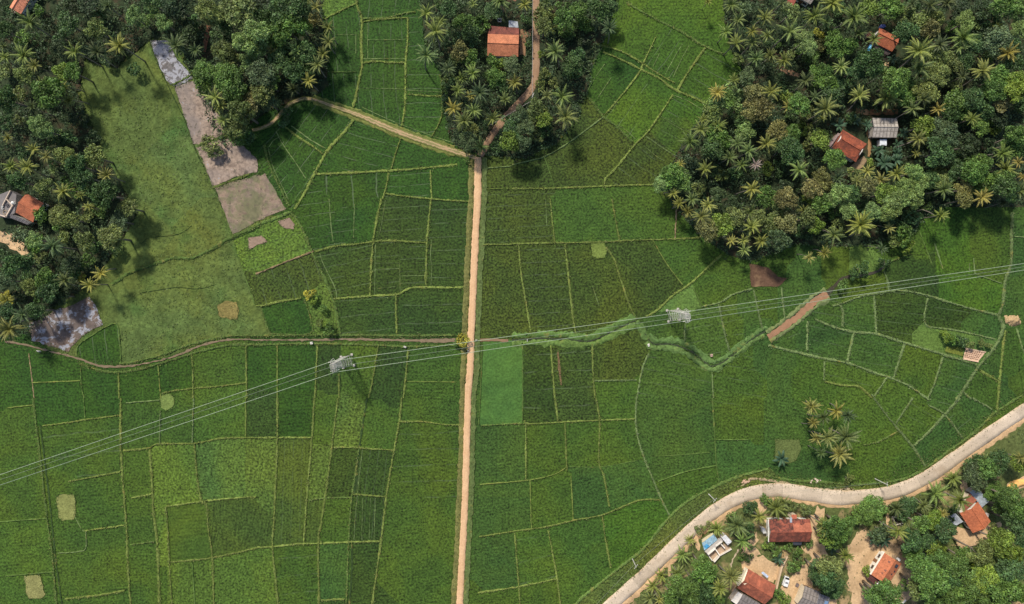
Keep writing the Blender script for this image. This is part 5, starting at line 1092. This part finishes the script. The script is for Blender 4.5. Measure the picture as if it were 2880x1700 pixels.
# house with the blue tarp
r, P, hl, hw = gable('tiled_house', 'orange tiled house among palms with a dark lean-to and blue tarp', [(2474, 79), (2530, 106), (2508, 146), (2453, 117)], (.56, .18, .09), .35, 3.2, 1.3)
leanto(r, [(2466, 127), (2507, 149), (2496, 156), (2458, 137)], 2.7, 2.1, 'asbestos', (.13, .10, .10), 'lean_to_roof', .3, True, (.3, .25, .22))
shed('small_shed', 'little orange roofed kitchen at the palm-side end of the tarp house', [(2438, 92), (2451, 88), (2455, 100), (2437, 107)], 2.2, 1.8, 'tile', (.62, .28, .17), CREAM, None)
q = at(2448, 136, 1.8); tp = thing('tarp_shelter', 'bright blue tarp stretched over a low shelter by the house', 'shelter', (q.x, q.y, 0)); slab('tarp', [at(2446, 127, 2.0), at(2454, 126, 2.0), at(2447, 144, 1.5), at(2437, 142, 1.5)], 'paint', (.10, .42, .72), tp, .03, div=(5, 5), wavy=.08)
for u_, v_, z_ in ((2446, 128, 2), (2453, 127, 2), (2446, 143, 1.5), (2438, 141, 1.5)): a_ = at(u_, v_, z_)-tp.location; MB().bar((a_.x, a_.y, -.1), (a_.x, a_.y, z_-.02), .05).build('post', 'bark', tp, (.3, .25, .2))
q = at(2484, 74, 1.0); o = MB().prism([(-.9, -.3), (-.2, -.55), (.8, -.2), (.6, .5), (-.5, .5)], -.05, .9).build('blue_tank', 'paint', None, (.10, .13, .36)); o.location = (q.x, q.y, 0); tag(o, 'dark blue plastic drum behind the house with the blue tarp', 'drum')
# mottled red house, grey shed
gable('tiled_house', 'mottled red tiled house below the corrugated grey shed', [(2369, 364), (2437, 405), (2409, 457), (2341, 417)], (.50, .135, .07), .75, 3.1, 1.25, hip=.35)
shed('tin_shed', 'rusty narrow shed against the mottled red house', [(2336, 414), (2362, 377), (2357, 374), (2329, 410)], 2.4, 2.1, 'corrugated', (.28, .20, .20), (.4, .3, .25), None)
gable('grey_shed', 'corrugated grey asbestos shed with dark seams beside the mottled house', [(2454, 332), (2522, 333), (2522, 388), (2452, 387)], (.52, .475, .43), .35, 2.9, .9, 'asbestos', (.5, .45, .4))
shed('water_hut', 'small white tin roofed hut in front of the grey shed', [(2475, 392), (2494, 392), (2494, 410), (2474, 410)], 2.0, 1.7, 'corrugated', (.74, .78, .84), (.6, .58, .55), None, .05)
# long red house
r, P, hl, hw = gable('tiled_house', 'long dark red tiled house with white gable facing the road', [(2161, 1459), (2277, 1463), (2279, 1522), (2163, 1527)], (.42, .125, .08), (.95, .8), 3.1, 1.35, wall=WHITE)
slab('roof', [P(hl*.14, hw*(-1 if P(0, 1, 0)[1] > P(0, -1, 0)[1] else 1)*-.98, 3.09), P(hl*1.0, hw*(-1 if P(0, 1, 0)[1] > P(0, -1, 0)[1] else 1)*-.98, 3.09), P(hl*1.0, 0, 4.51), P(hl*.14, 0, 4.51)], 'tile', (.56, .185, .11), r, .05, stain=.4)
leanto(r, [(2226, 1460), (2241, 1460), (2241, 1448), (2226, 1448)], 3.0, 2.5, 'tile', (.50, .15, .09), 'porch_roof', .3, True, CREAM)
leanto(r, [(2228, 1523), (2256, 1523), (2254, 1534), (2232, 1534)], 2.6, 2.1, 'paint', (.07, .075, .095), 'rear_roof', 0, True)
MB().prism([P(-hl-.16, -hw, 0), P(-hl+.02, -hw, 0), P(-hl+.02, hw, 0), P(-hl-.16, hw, 0)], 2.9, 3.25).build('barge_board', 'plaster', r, (.85, .82, .76), r.location)
q = at(2223, 1462, 3.0); o = MB().prism([(-.3, -.7), (.3, -.7), (.3, .7), (-.3, .7)], .12, .3).build('roof_tank', 'metal', r, (.5, .56, .64)); o.location = (q.x-r.location.x, q.y-r.location.y, 3.15)
shed('wash_hut', 'little grey and white wash hut at the white gable of the long house', [(2142, 1485), (2152, 1486), (2156, 1501), (2147, 1502)], 1.9, 1.7, 'plaster', (.62, .62, .6), WHITE, None)
# blue roofed house by the road
q = at(2010, 1545); r = thing('roadside_house', 'unfinished roadside house with a blue sheet roof and open white rooms', 'house', (q.x, q.y, 0), 'village houses'); g = r.location
slab('roof', [at(1974, 1526, 3.2), at(2008, 1503, 3.2), at(2018, 1519, 2.7), at(1981, 1549, 2.7)], 'corrugated', (.36, .58, .72), r, .05, stain=.12)
slab('roof', [at(1979, 1538, 3.02), at(1988, 1530, 3.05), at(1996, 1537, 2.8), at(1987, 1545, 2.8)], 'corrugated', (.10, .42, .75), r, .02, stain=0, wavy=.005)
slab('fascia', [at(1974, 1524, 3.4), at(2004, 1499, 3.4), at(2007, 1502, 3.3), at(1976, 1527, 3.3)], 'plaster', (.86, .76, .46), r, .12, stain=0, div=(4, 1))
MB().prism([tuple(at(u_, v_, 2.6)) for u_, v_ in ((1980, 1527), (2007, 1508), (2014, 1519), (1984, 1544))], -.1, 2.6).build('wall', 'plaster', r, CREAM, g)
slab('deck', [at(1982, 1552, 2.5), at(2026, 1512, 2.5), at(2034, 1523, 2.5), at(1990, 1558, 2.5)], 'plaster', (.50, .46, .42), r, .2, stain=0, div=(4, 2))
def wall_seg(a, b, h, tint=(.84, .79, .70), t=.22, z0=-.1):
    A, B = at(*a, h), at(*b, h); d = B-A; c = (A+B)/2; MB().box((c.x, c.y, (h+z0)/2), (d.length, t, h-z0), math.atan2(d.y, d.x)).build('room_wall', 'plaster', r, tint, g)
for a, b, h, t_ in (((1991, 1560), (2011, 1543), 2.6, .55), ((2011, 1543), (2025, 1564), 2.4, .26), ((2025, 1564), (2009, 1582), 1.6, .24), ((2014, 1536), (2030, 1524), 2.6, .5), ((2026, 1563), (2058, 1545), .9, .24), ((1991, 1561), (2004, 1578), 1.2, .22), ((2029, 1532), (2039, 1543), 2.2, .28), ((2010, 1543), (2016, 1535), 2.5, .26)): wall_seg(a, b, h, (.84, .79, .70), t_)
box_px('room_floor', r, [(1992, 1562), (2012, 1546), (2030, 1527), (2049, 1536), (2056, 1545), (2025, 1562), (2009, 1579)], -.1, .22, 'sand', (.42, .31, .22))
shed('tin_shed', 'bright white tin roofed annex at the end of the blue roofed house', [(2029, 1513), (2041, 1505), (2059, 1524), (2047, 1534)], 2.7, 2.4, 'corrugated', (.80, .81, .84), WHITE, None, .08)
# red house with grey lean-to
r, P, hl, hw = gable('tiled_house', 'red tiled house with white gable wall and a grey lean-to', [(2103, 1600), (2181, 1646), (2152, 1702), (2074, 1655)], (.56, .17, .095), (.55, .7), 3.3, 1.5, wall=(.86, .78, .62))
leanto(r, [(2090, 1671), (2146, 1704), (2128, 1736), (2072, 1703)], 3.0, 2.4, 'asbestos', (.25, .225, .215), 'lean_to_roof', .3, True, (.6, .5, .42))
leanto(r, [(2076, 1665), (2090, 1673), (2072, 1701), (2056, 1690)], 2.9, 2.5, 'plaster', (.74, .68, .62), 'porch_slab', 0, True, (.6, .5, .42))
MB().prism([tuple(at(u_, v_, 3.6)) for u_, v_ in ((2103, 1601), (2098, 1636), (2091, 1641), (2084, 1637))], 3.2, [3.35, 4.7, 4.6, 3.9]).build('gable_wall', 'plaster', r, (.88, .78, .60), r.location)
slab('awning', [at(2141, 1612, 2.9), at(2146, 1608, 2.5), at(2162, 1621, 2.5), at(2158, 1627, 2.9)], 'corrugated', (.55, .64, .80), r, .04, stain=0, div=(4, 3))
MB().prism([tuple(at(u_, v_, 1.2)) for u_, v_ in ((2181, 1657), (2186, 1658), (2200, 1600), (2217, 1566), (2213, 1564), (2196, 1598))], -.1, 1.3).build('yard_wall', 'plaster', None, (.58, .43, .28))
tag(bpy.data.objects['yard_wall'], 'weathered tan yard wall between the red house and the sandy yard', 'wall')
# small white van
q = at(2207, 1632); v_ = thing('parked_van', 'small white van parked beside the tan yard wall', 'van', (q.x, q.y, 0)); a_ = math.radians(72)
m = MB(); m.prism([(-1.3, -.62), (1.25, -.62), (1.35, -.45), (1.35, .45), (1.25, .62), (-1.3, .62)], .32, .95).prism([(-1.25, -.58), (.7, -.58), (.7, .58), (-1.25, .58)], .94, [1.62, 1.6, 1.6, 1.62]); m.build('body', 'paint', v_, (.82, .82, .82))
MB().prism([(.72, -.5), (1.12, -.5), (1.12, .5), (.72, .5)], .95, [1.5, 1.02, 1.02, 1.5]).build('windscreen', 'glass', v_, (.03, .035, .045)); MB().box((-.2, 0, 1.64), (.5, .8, .05)).build('roof_rack', 'metal', v_, (.3, .3, .32))
for x in (-.85, .85):
    for y in (-.66, .66): w_ = MB().bar((x, y-.09, .28), (x, y+.09, .28), .28, .28, 12).build('wheel', 'paint', v_, (.02, .02, .02)); MB().bar((x, y-.11, .28), (x, y+.11, .28), .13, .13, 10).build('rim', 'metal', w_, (.5, .5, .5))
for y in (-.42, .42): MB().box((1.36, y, .6), (.06, .2, .14)).build('headlight', 'glass', v_, (.7, .7, .65))
v_.rotation_euler.z = a_
q = at(2241, 1645); o = MB().box((0, 0, .25), (1.0, .75, .5), 1.1).box((0, 0, .55), (.8, .55, .12), 1.1).build('storage_box', 'paint', None, (.17, .14, .14)); o.location = (q.x, q.y, .05); tag(o, 'dark storage box standing on the sandy yard by the grey roofs', 'box')
# house in the sandy yard
r, P, hl, hw = gable('tiled_house', 'orange tiled house in the sandy yard with dark roof panels', [(2486.5, 1554), (2449, 1615), (2496, 1647), (2536, 1587)], (.66, .235, .12), (.3, .4), 3.1, 1.25, wall=WHITE)
leanto(r, [(2448, 1616), (2497, 1649), (2487, 1663), (2441, 1629)], 2.7, 2.4, 'tile', (.13, .05, .045), 'veranda_roof', .3, True, (.3, .2, .18))
slab('veranda_roof', [at(2468, 1642, 2.8), at(2474, 1635, 2.8), at(2469, 1644, 2.75), at(2464, 1641, 2.75)], 'plaster', (.85, .85, .85), r, .1, stain=0, div=(3, 2)); slab('veranda_roof', [at(2474, 1652, 2.9), at(2484, 1643, 2.9), at(2494, 1651, 2.7), at(2486, 1664, 2.7)], 'plaster', (.42, .40, .38), r, .1, stain=.3, div=(3, 2))
slab('gutter', [at(2446, 1615, 3.2), at(2485, 1551, 3.2), at(2489, 1553, 3.2), at(2450, 1617, 3.2)], 'plaster', (.85, .80, .68), r, .15, stain=0, div=(8, 1))
side = -1 if (Vector(P(0, 1, 0))-Vector(P(0, 0, 0))).dot(at(2516, 1617)-at(2468, 1584)) < 0 else 1
def roofbit(a, b, w, l, tint, name='roof_panel'):
    z = 3.1+1.25*(1-abs(b))+.1; A = [P(a*hl+dx*w/2, side*(b*hw+dy*l/2), z-1.25*dy*l/2/hw*(1 if b > 0 else -1)) for dx, dy in ((-1, -1), (1, -1), (1, 1), (-1, 1))]; slab(name, A, 'glass', tint, r, .06, stain=0, div=(1, 1), wavy=0)
roofbit(-.62, .58, 1.0, 1.1, (.03, .03, .045)); roofbit(-.2, .75, .5, .5, (.05, .03, .03)); roofbit(.1, .62, .5, .35, (.05, .03, .03)); roofbit(-.6, -.32, .5, .5, (.25, .11, .08), 'skylight'); roofbit(.12, -.22, .5, .5, (.25, .11, .08), 'skylight'); roofbit(.42, -.3, .4, .4, (.25, .11, .08), 'skylight')
q = at(2529, 1575, 3.4); b_ = thing('water_tank', 'white round water tank at the corner of the orange sandy-yard house', 'water tank', (q.x, q.y, 0)); MB().bar((0, 0, 2.6), (0, 0, 3.5), .36, .36, 14).build('tank_body', 'plaster', b_, (.88, .88, .86)); m = MB(); [m.bar((x, y, -.1), (x, y, 2.65), .06) for x in (-.25, .25) for y in (-.25, .25)]; m.build('stand_frame', 'metal', b_, (.4, .38, .36))
for k, (quad, lb_) in enumerate((([(2458, 1572), (2466, 1559), (2471, 1562), (2464, 1575)], 'white painted bench slab beside the sandy-yard house'), ([(2474, 1553), (2480, 1549), (2485, 1553), (2480, 1558)], 'white cement sacks stacked at the corner of the sandy-yard house'), ([(2445, 1596), (2450, 1588), (2453, 1590), (2448, 1599)], 'narrow white slab leaning by the veranda of the sandy-yard house'), ([(2445, 1652), (2455, 1651), (2457, 1656), (2447, 1655)], 'white plank lying below the dark veranda'), ([(2532, 1697), (2545, 1685), (2547, 1688), (2535, 1700)], 'white plank lying in the far corner of the sandy yard'))):
    pq = [tuple(at(u_, v_)) for u_, v_ in quad]; o = MB().prism(pq, .05, .42).prism([tuple(Vector(p_).lerp(Vector(pq[0]), .3)) for p_ in pq], .42, .55).build('cement_block', 'plaster', None, (.82, .80, .76)); tag(o, lb_, 'slab')
# grey roofs at the bottom edge
r, P, hl, hw = gable('grey_house', 'grey roofed house cut off by the lower edge beside the round dark tree', [(2263, 1647), (2303, 1665), (2283, 1722), (2241, 1705)], (.31, .275, .25), .3, 3.2, 1.1, 'asbestos', CREAM)
leanto(r, [(2302, 1668), (2334, 1681), (2328, 1716), (2288, 1704)], 3.0, 2.7, 'asbestos', (.20, .20, .22), 'side_roof', .3, True, CREAM)
slab('tarp', [at(2320, 1690, 3.0), at(2330, 1692, 3.0), at(2326, 1712, 2.95), at(2316, 1710, 2.95)], 'paint', (.16, .26, .42), r, .03, stain=0, div=(4, 4), wavy=.03)
# house between tin sheds
r, P, hl, hw = gable('tiled_house', 'orange tiled house with a dark red wing between two tin sheds', [(2703, 1449), (2739, 1505), (2783, 1462), (2747, 1406)], (.64, .20, .095), .35, 3.2, 1.2)
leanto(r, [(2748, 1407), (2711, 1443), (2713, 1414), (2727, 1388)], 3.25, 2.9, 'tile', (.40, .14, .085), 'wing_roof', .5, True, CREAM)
shed('tin_shed', 'long bluish tin roofed shed on the upper side of the house between sheds', [(2727, 1385), (2749, 1371), (2781, 1411), (2762, 1428)], 2.7, 2.3, 'corrugated', (.40, .48, .54)); shed('tin_shed', 'short silvery tin roofed shed on the lower side of the house between sheds', [(2663, 1453), (2688, 1444), (2709, 1468), (2687, 1480)], 2.6, 2.2, 'corrugated', (.60, .66, .72))
q = at(2775, 1450, 2.5); o = MB().prism([(-.8, -.9), (.3, -1.0), (.8, .4), (-.2, .8)], 2.3, 2.45).build('canopy_slab', 'plaster', r, (.5, .45, .42)); o.location = (q.x-r.location.x, q.y-r.location.y, 0)
q = at(2521, 1462); t_ = thing('water_cistern', 'square open concrete cistern standing among palms by the road', 'cistern', (q.x, q.y, 0)); m = MB(); [m.box((x*1.12, y*1.05, .45), (2.4 if y else .18, .18 if y else 1.92, 1.1)) for x, y in ((1, 0), (-1, 0), (0, 1), (0, -1))]; m.build('basin_wall', 'plaster', t_, (.55, .50, .40)); MB().box((0, 0, .3), (2.06, 1.92, .5)).build('water_surface', 'water', t_, (.075, .07, .035)); t_.rotation_euler.z = .25
# sand heap, seedbed, straw stack
def heap(name, poly, h, mat, tint, label, cat, bumpy=.12, cell=.35):
    Q = W(poly); q2 = np.array([(p[0], p[1]) for p in Q]); mn, mx = q2.min(0), q2.max(0); nx, ny = (int(x/cell)+2 for x in (mx-mn)); X, Y = np.meshgrid(np.linspace(mn[0], mx[0], nx), np.linspace(mn[1], mx[1], ny)); I = inside(Q, X, Y); c = q2.mean(0)
    d = np.full(X.shape, 9.0)
    for a, b in zip(q2, np.roll(q2, -1, 0)):
        ab = b-a; t = np.clip(((X-a[0])*ab[0]+(Y-a[1])*ab[1])/(ab@ab), 0, 1); d = np.minimum(d, np.hypot(X-a[0]-t*ab[0], Y-a[1]-t*ab[1]))
    Z = np.where(I, np.minimum(1, d/(h*.9))*h+rng.uniform(-1, 1, X.shape)*bumpy, -.05); idx = np.arange(X.size).reshape(X.shape); ok = I[:-1, :-1] | I[1:, 1:] | I[1:, :-1] | I[:-1, 1:]
    F = np.stack([idx[:-1, :-1][ok], idx[:-1, 1:][ok], idx[1:, 1:][ok], idx[1:, :-1][ok]], 1); o = link(name, mesh_np(name, np.stack([X, Y, Z], 2).reshape(-1, 3), np.ascontiguousarray(F), [MAT[mat]]), None, None, tint); return tag(o, label, cat)
heap('sand_heap', pts('o', '983,178 1000,150 1040,138 1100,128 1110,168 1050,185 1030,205 1000,210'), 1.1, 'sand', (.78, .44, .14), 'bright orange sand heap beside the wood behind the tin sheds', 'sand heap', .06, .3)
heap('straw_stack', [(2823, 889), (2845, 887), (2866, 890), (2872, 912), (2846, 919), (2828, 908)], 1.3, 'straw', (.52, .37, .20), 'brown straw stack with ragged edges in the paddy by the stony bund', 'straw stack', .30, .28)
sb = patch('seedbed_field', W(SEEDBED), .19, 'sand', (.62, .42, .29), .08); k_ = 0
sbr = thing('seedbed', 'rectangular pink clay seedbed with rows of dark planting holes', 'seedbed', tuple(sum(W(SEEDBED), Vector())/4)); m = MB()
for i in range(8):
    for j in range(5):
        a, b = (i+.9)/9.2, (j+.9)/6; c = (Vector(W(SEEDBED)[0]).lerp(W(SEEDBED)[1], a)).lerp(Vector(W(SEEDBED)[3]).lerp(W(SEEDBED)[2], a), b); m.box((c.x+random.uniform(-.06, .06), c.y+random.uniform(-.05, .05), .235), (.34, .19, .05), -.2)
m.build('planting_pattern', 'sand', sbr, (.17, .09, .06), sbr.location); MB().prism([tuple(q) for q in W([(2713, 978), (2771, 989.5), (2770, 992), (2713, 981)])], .1, .36).prism([tuple(q) for q in W([(2706, 1008), (2750, 1016.5), (2750, 1019.5), (2707, 1011)])], .1, .36).build('rim', 'sand', sbr, (.66, .47, .33), sbr.location)
# lattice towers and the power line
BAR = (.58, .56, .51)
def tower(u, v, ang, label):
    q = at(u, v); root = thing('lattice_tower', label, 'power tower', (q.x, q.y, 0), 'lattice towers of the power line'); h, b0, b1 = 17.0, 1.55, .62; co, si = math.cos(ang), math.sin(ang)
    def C(sx, sy, z): t = min(1, z/h); w = b0+(b1-b0)*t; x, y = sx*w, sy*w; return (x*co-y*si, x*si+y*co, z)
    S = [(-1, -1), (1, -1), (1, 1), (-1, 1)]; Z = [0, 2.6, 5.0, 7.2, 9.2, 11.0, 12.6, 14.1, 15.6, 17.0]
    for s in S: MB().bar(C(*s, -.2), C(*s, h), .085, .065, 4).build('leg', 'metal', root, BAR)
    m = MB()
    for k in range(4):
        a, b = S[k], S[(k+1) % 4]
        for z0, z1 in zip(Z, Z[1:]): m.bar(C(*a, z0), C(*b, z1), .032, .032, 4).bar(C(*b, z0), C(*a, z1), .032, .032, 4).bar(C(*a, z1), C(*b, z1), .06, .06, 4)
    m.build('bracing_lattice', 'metal', root, BAR)
    for z, L in ((15.2, 1.75), (16.8, 1.5)):
        m = MB()
        for o_ in (-.35, .35):
            m.bar((o_*co+L*si, o_*si-L*co, z), (o_*co-L*si, o_*si+L*co, z), .075, .075, 4)
        for t in np.linspace(-L, L, 8): m.bar((-.35*co-t*si, -.35*si+t*co, z), (.35*co-(t+.2)*si, .35*si+(t+.2)*co, z), .05, .05, 4)
        m.build('crossarm', 'metal', root, BAR)
    for s in (-1, 1):
        for d in (-.55, .55):
            m = MB(); [m.bar((d*co-s*1.2*si+.14*k*co*(1 if d > 0 else -1), d*si+s*1.2*co+.14*k*si*(1 if d > 0 else -1), 15.55), (d*co-s*1.2*si+.14*(k+.5)*co*(1 if d > 0 else -1), d*si+s*1.2*co+.14*(k+.5)*si*(1 if d > 0 else -1), 15.55), .15, .11, 8) for k in range(5)]; m.build('insulator', 'paint', root, (.80, .78, .70))
    [MB().box((*C(*s, 0)[:2], .15), (.6, .6, .5)).build('footing', 'plaster', root, (.5, .47, .42)) for s in S]; return root
tower(978, 1016, R(12), 'pale lattice power tower in the paddy below the canal'); tower(1893, 887, R(8), 'pale lattice power tower by the bright green wedge of grass')
def cable(name, P, z, r, label, tint, sag=.0, group=None, mat='metal'):
    path = []
    for i in range(len(P)-1):
        for t in np.arange(24)/24: path.append(at(P[i][0]*(1-t)+P[i+1][0]*t, P[i][1]*(1-t)+P[i+1][1]*t, z-sag*4*t*(1-t)))
    path.append(at(*P[-1], z)); o = MB().tube(path, [r]*len(path), 6).build(name, mat, None, tint); tag(o, label, 'cable', group); return o
CB = (.48, .57, .41)
cable('power_cable', [(-300, 1438), (936, 1016), (1938, 876), (3200, 696)], 15.55, .055, 'upper pale cable of the power line crossing all the paddies', CB, .5, 'power line cables'); cable('power_cable', [(-300, 1466), (944, 1047), (1938, 902), (3200, 712)], 15.55, .055, 'lower pale cable of the power line crossing all the paddies', CB, .5, 'power line cables')
cable('earth_wire', [(-300, 1452), (930, 1033), (1932, 890), (3200, 704)], 17.2, .035, 'thin dark wire running between the two pale power cables', (.30, .36, .26), .4)
# poles
def pole(u, v, h, ang, label):
    q = at(u, v); root = thing('utility_pole', label, 'utility pole', (q.x, q.y, 0), 'utility poles'); MB().bar((0, 0, -.3), (0, 0, h), .15, .10, 8).build('pole_shaft', 'plaster', root, (.62, .60, .55)); MB().box((0, 0, h-.35), (1.5, .12, .12), ang).build('crossarm', 'metal', root, (.45, .43, .4)); m = MB(); [m.bar((x*math.cos(ang), x*math.sin(ang), h-.28), (x*math.cos(ang), x*math.sin(ang), h-.05), .06, .05) for x in (-.65, 0, .65)]; m.build('insulator', 'paint', root, (.75, .72, .65)); return root
pole(1993, 1390, 6.5, .9, 'pale concrete utility pole on the bank above the bend of the road'); pole(1778, 1571, 6.5, .9, 'pale concrete utility pole on the bank near the lower end of the road'); pole(2461, 1347, 6.8, 1.6, 'pale concrete utility pole on the bank below the palm clump'); pole(1497, 288, 7.0, 1.2, 'grey utility pole at the turn of the brown lane')
cable('overhead_wire', [(1640, 1740), (1785, 1587), (2007, 1405), (2486, 1358)], 6.3, .022, 'thin wire slung from pole to pole above the concrete road', (.35, .38, .3), .4); cable('overhead_wire', [(1499, -120), (1497, 283), (1380, 352)], 6.8, .045, 'grey wire slung along the brown lane to its pole', (.36, .34, .33), .3)
# concrete sluice blocks and markers, fence along the lane
def block(u, v, sx, sy, h, rot, lb_, name='sluice_block', tint=(.74, .70, .62)):
    q = at(u, v); o = MB().box((0, 0, h/2), (sx*.8, sy*.8, h), rot).box((0, sy*.28, h+.1), (sx*.8, sy*.3, .3), rot).build(name, 'plaster', None, tint); o.location = (q.x, q.y, 0); tag(o, lb_, 'concrete block'); return o
block(878, 965, .9, .8, .75, .1, 'white concrete sluice block on the canal bank above the tower'); block(1140, 976, .9, .5, .7, -.3, 'low white concrete sluice block on the canal bank near the dirt road'); block(1823, 971, .6, .9, .7, .4, 'white concrete outlet where the drain meets the clay bank'); block(1340, 957, .7, .3, .7, 0, 'white culvert head on the verge where the canal passes the dirt road', 'culvert_head')
block(1317, 987, .5, .3, .75, 0, 'small white culvert post at the dirt road under the power line', 'culvert_head'); block(112, 988, 1.0, .4, .7, -.25, 'white concrete weir beside the flooded plot', 'weir_block'); block(2000, 1000, .8, .8, .5, .3, 'pinkish concrete block beside the drain bend', 'sluice_block', (.55, .38, .3))
block(1483, 957, .3, .9, .7, .05, 'slim pale post on the weedy drain bank', 'sluice_block', (.6, .66, .55))
for k, (u_, v_, w_, h_, lb_) in enumerate(((2290, 1352, 2.2, 1.0, 'pale heap of rubble beside the road below the palm clump'), (2095, 1354, 1.5, .8, 'pinkish heap of earth on the bank at the top of the road bend'), (2170, 1437, .9, .6, 'small rubble heap at the mouth of the sandy driveway'))):
    m = MB()
    for i in range(16): a_ = random.uniform(0, 6.28); d_ = random.random()**.5; m.box((d_*w_*.8*math.cos(a_), d_*h_*.6*math.sin(a_), .12+.2*(1-d_)), (random.uniform(.2, .5), random.uniform(.2, .4), random.uniform(.15, .35)), a_)
    q = at(u_, v_); o = m.build('rubble_heap', 'sand', None, ((.66, .56, .45), (.60, .40, .28), (.7, .6, .5))[k]); o.location = (q.x, q.y, .12); tag(o, lb_, 'rubble')
# fallen and bare trunks the photograph shows among the crowns
for k, (a, b, za, zb, lb_) in enumerate((((2771, 58), (2801, 44), 2.5, 3.6, 'thin bare white trunk leaning in the dark wood, upper of two'), ((2762, 95), (2797, 82), 2.0, 4.0, 'thin bare white trunk leaning in the dark wood, lower of two'), ((2780, 184), (2824, 181), 5.0, 6.5, 'pale bare trunk under the golden palm of the dark wood'), ((2766, 438), (2792, 435), 5, 7, 'pale bare trunk leading to the green palm near the wood edge'), ((2595, 590), (2626, 604), 4, 6.5, 'pale bare trunk leaning out to the lone palm'))):
    p0, p1 = at(*a, za), at(*b, zb); o = MB().tube([(p0.x, p0.y, -.2), tuple(p0), tuple(p0.lerp(p1, .5)+Vector((0, 0, .3))), tuple(p1)], [.16, .13, .11, .08], 6).build('bare_trunk', 'palmbark', None, (.6, .57, .5)); tag(o, lb_, 'trunk')
# ---------------------------------------------------------------- light, sky, camera
EL = R(52); sd = Vector((-.47, .883, 0)).normalized()*math.cos(EL)+Vector((0, 0, math.sin(EL)))
sun = bpy.data.lights.new('sun', 'SUN'); sun.energy = 3.9; sun.angle = R(5.0); sun.color = (1, .92, .78); so = bpy.data.objects.new('sun', sun); COL.objects.link(so); so.rotation_euler = sd.to_track_quat('Z', 'Y').to_euler(); so.location = (0, 0, 300)
w = bpy.data.worlds.new('World'); SC.world = w; w.use_nodes = True; nt = w.node_tree; nt.nodes.clear(); sky = nt.nodes.new('ShaderNodeTexSky'); sky.sky_type = 'NISHITA'; sky.sun_disc = False; sky.sun_elevation = EL; sky.sun_rotation = math.atan2(sd.x, sd.y); sky.air_density = 1.0; sky.dust_density = 2.0
bg = nt.nodes.new('ShaderNodeBackground'); bg.inputs[1].default_value = .12; ow = nt.nodes.new('ShaderNodeOutputWorld'); nt.links.new(sky.outputs[0], bg.inputs[0]); nt.links.new(bg.outputs[0], ow.inputs[0])
cam = bpy.data.cameras.new('camera'); co_ = bpy.data.objects.new('camera', cam); COL.objects.link(co_); co_.location = (0, 0, H); co_.rotation_euler = (0, 0, 0); cam.sensor_fit = 'HORIZONTAL'; cam.sensor_width = 36; cam.lens = 36*H/288.0; cam.clip_end = 6000; cam.clip_start = 1; SC.camera = co_
SC.view_settings.view_transform = 'Standard'; SC.view_settings.look = 'None'; SC.view_settings.exposure = 0; SC.view_settings.gamma = 1
SC.cycles.max_bounces = 5; SC.cycles.diffuse_bounces = 3; SC.cycles.transmission_bounces = 2; SC.cycles.glossy_bounces = 2
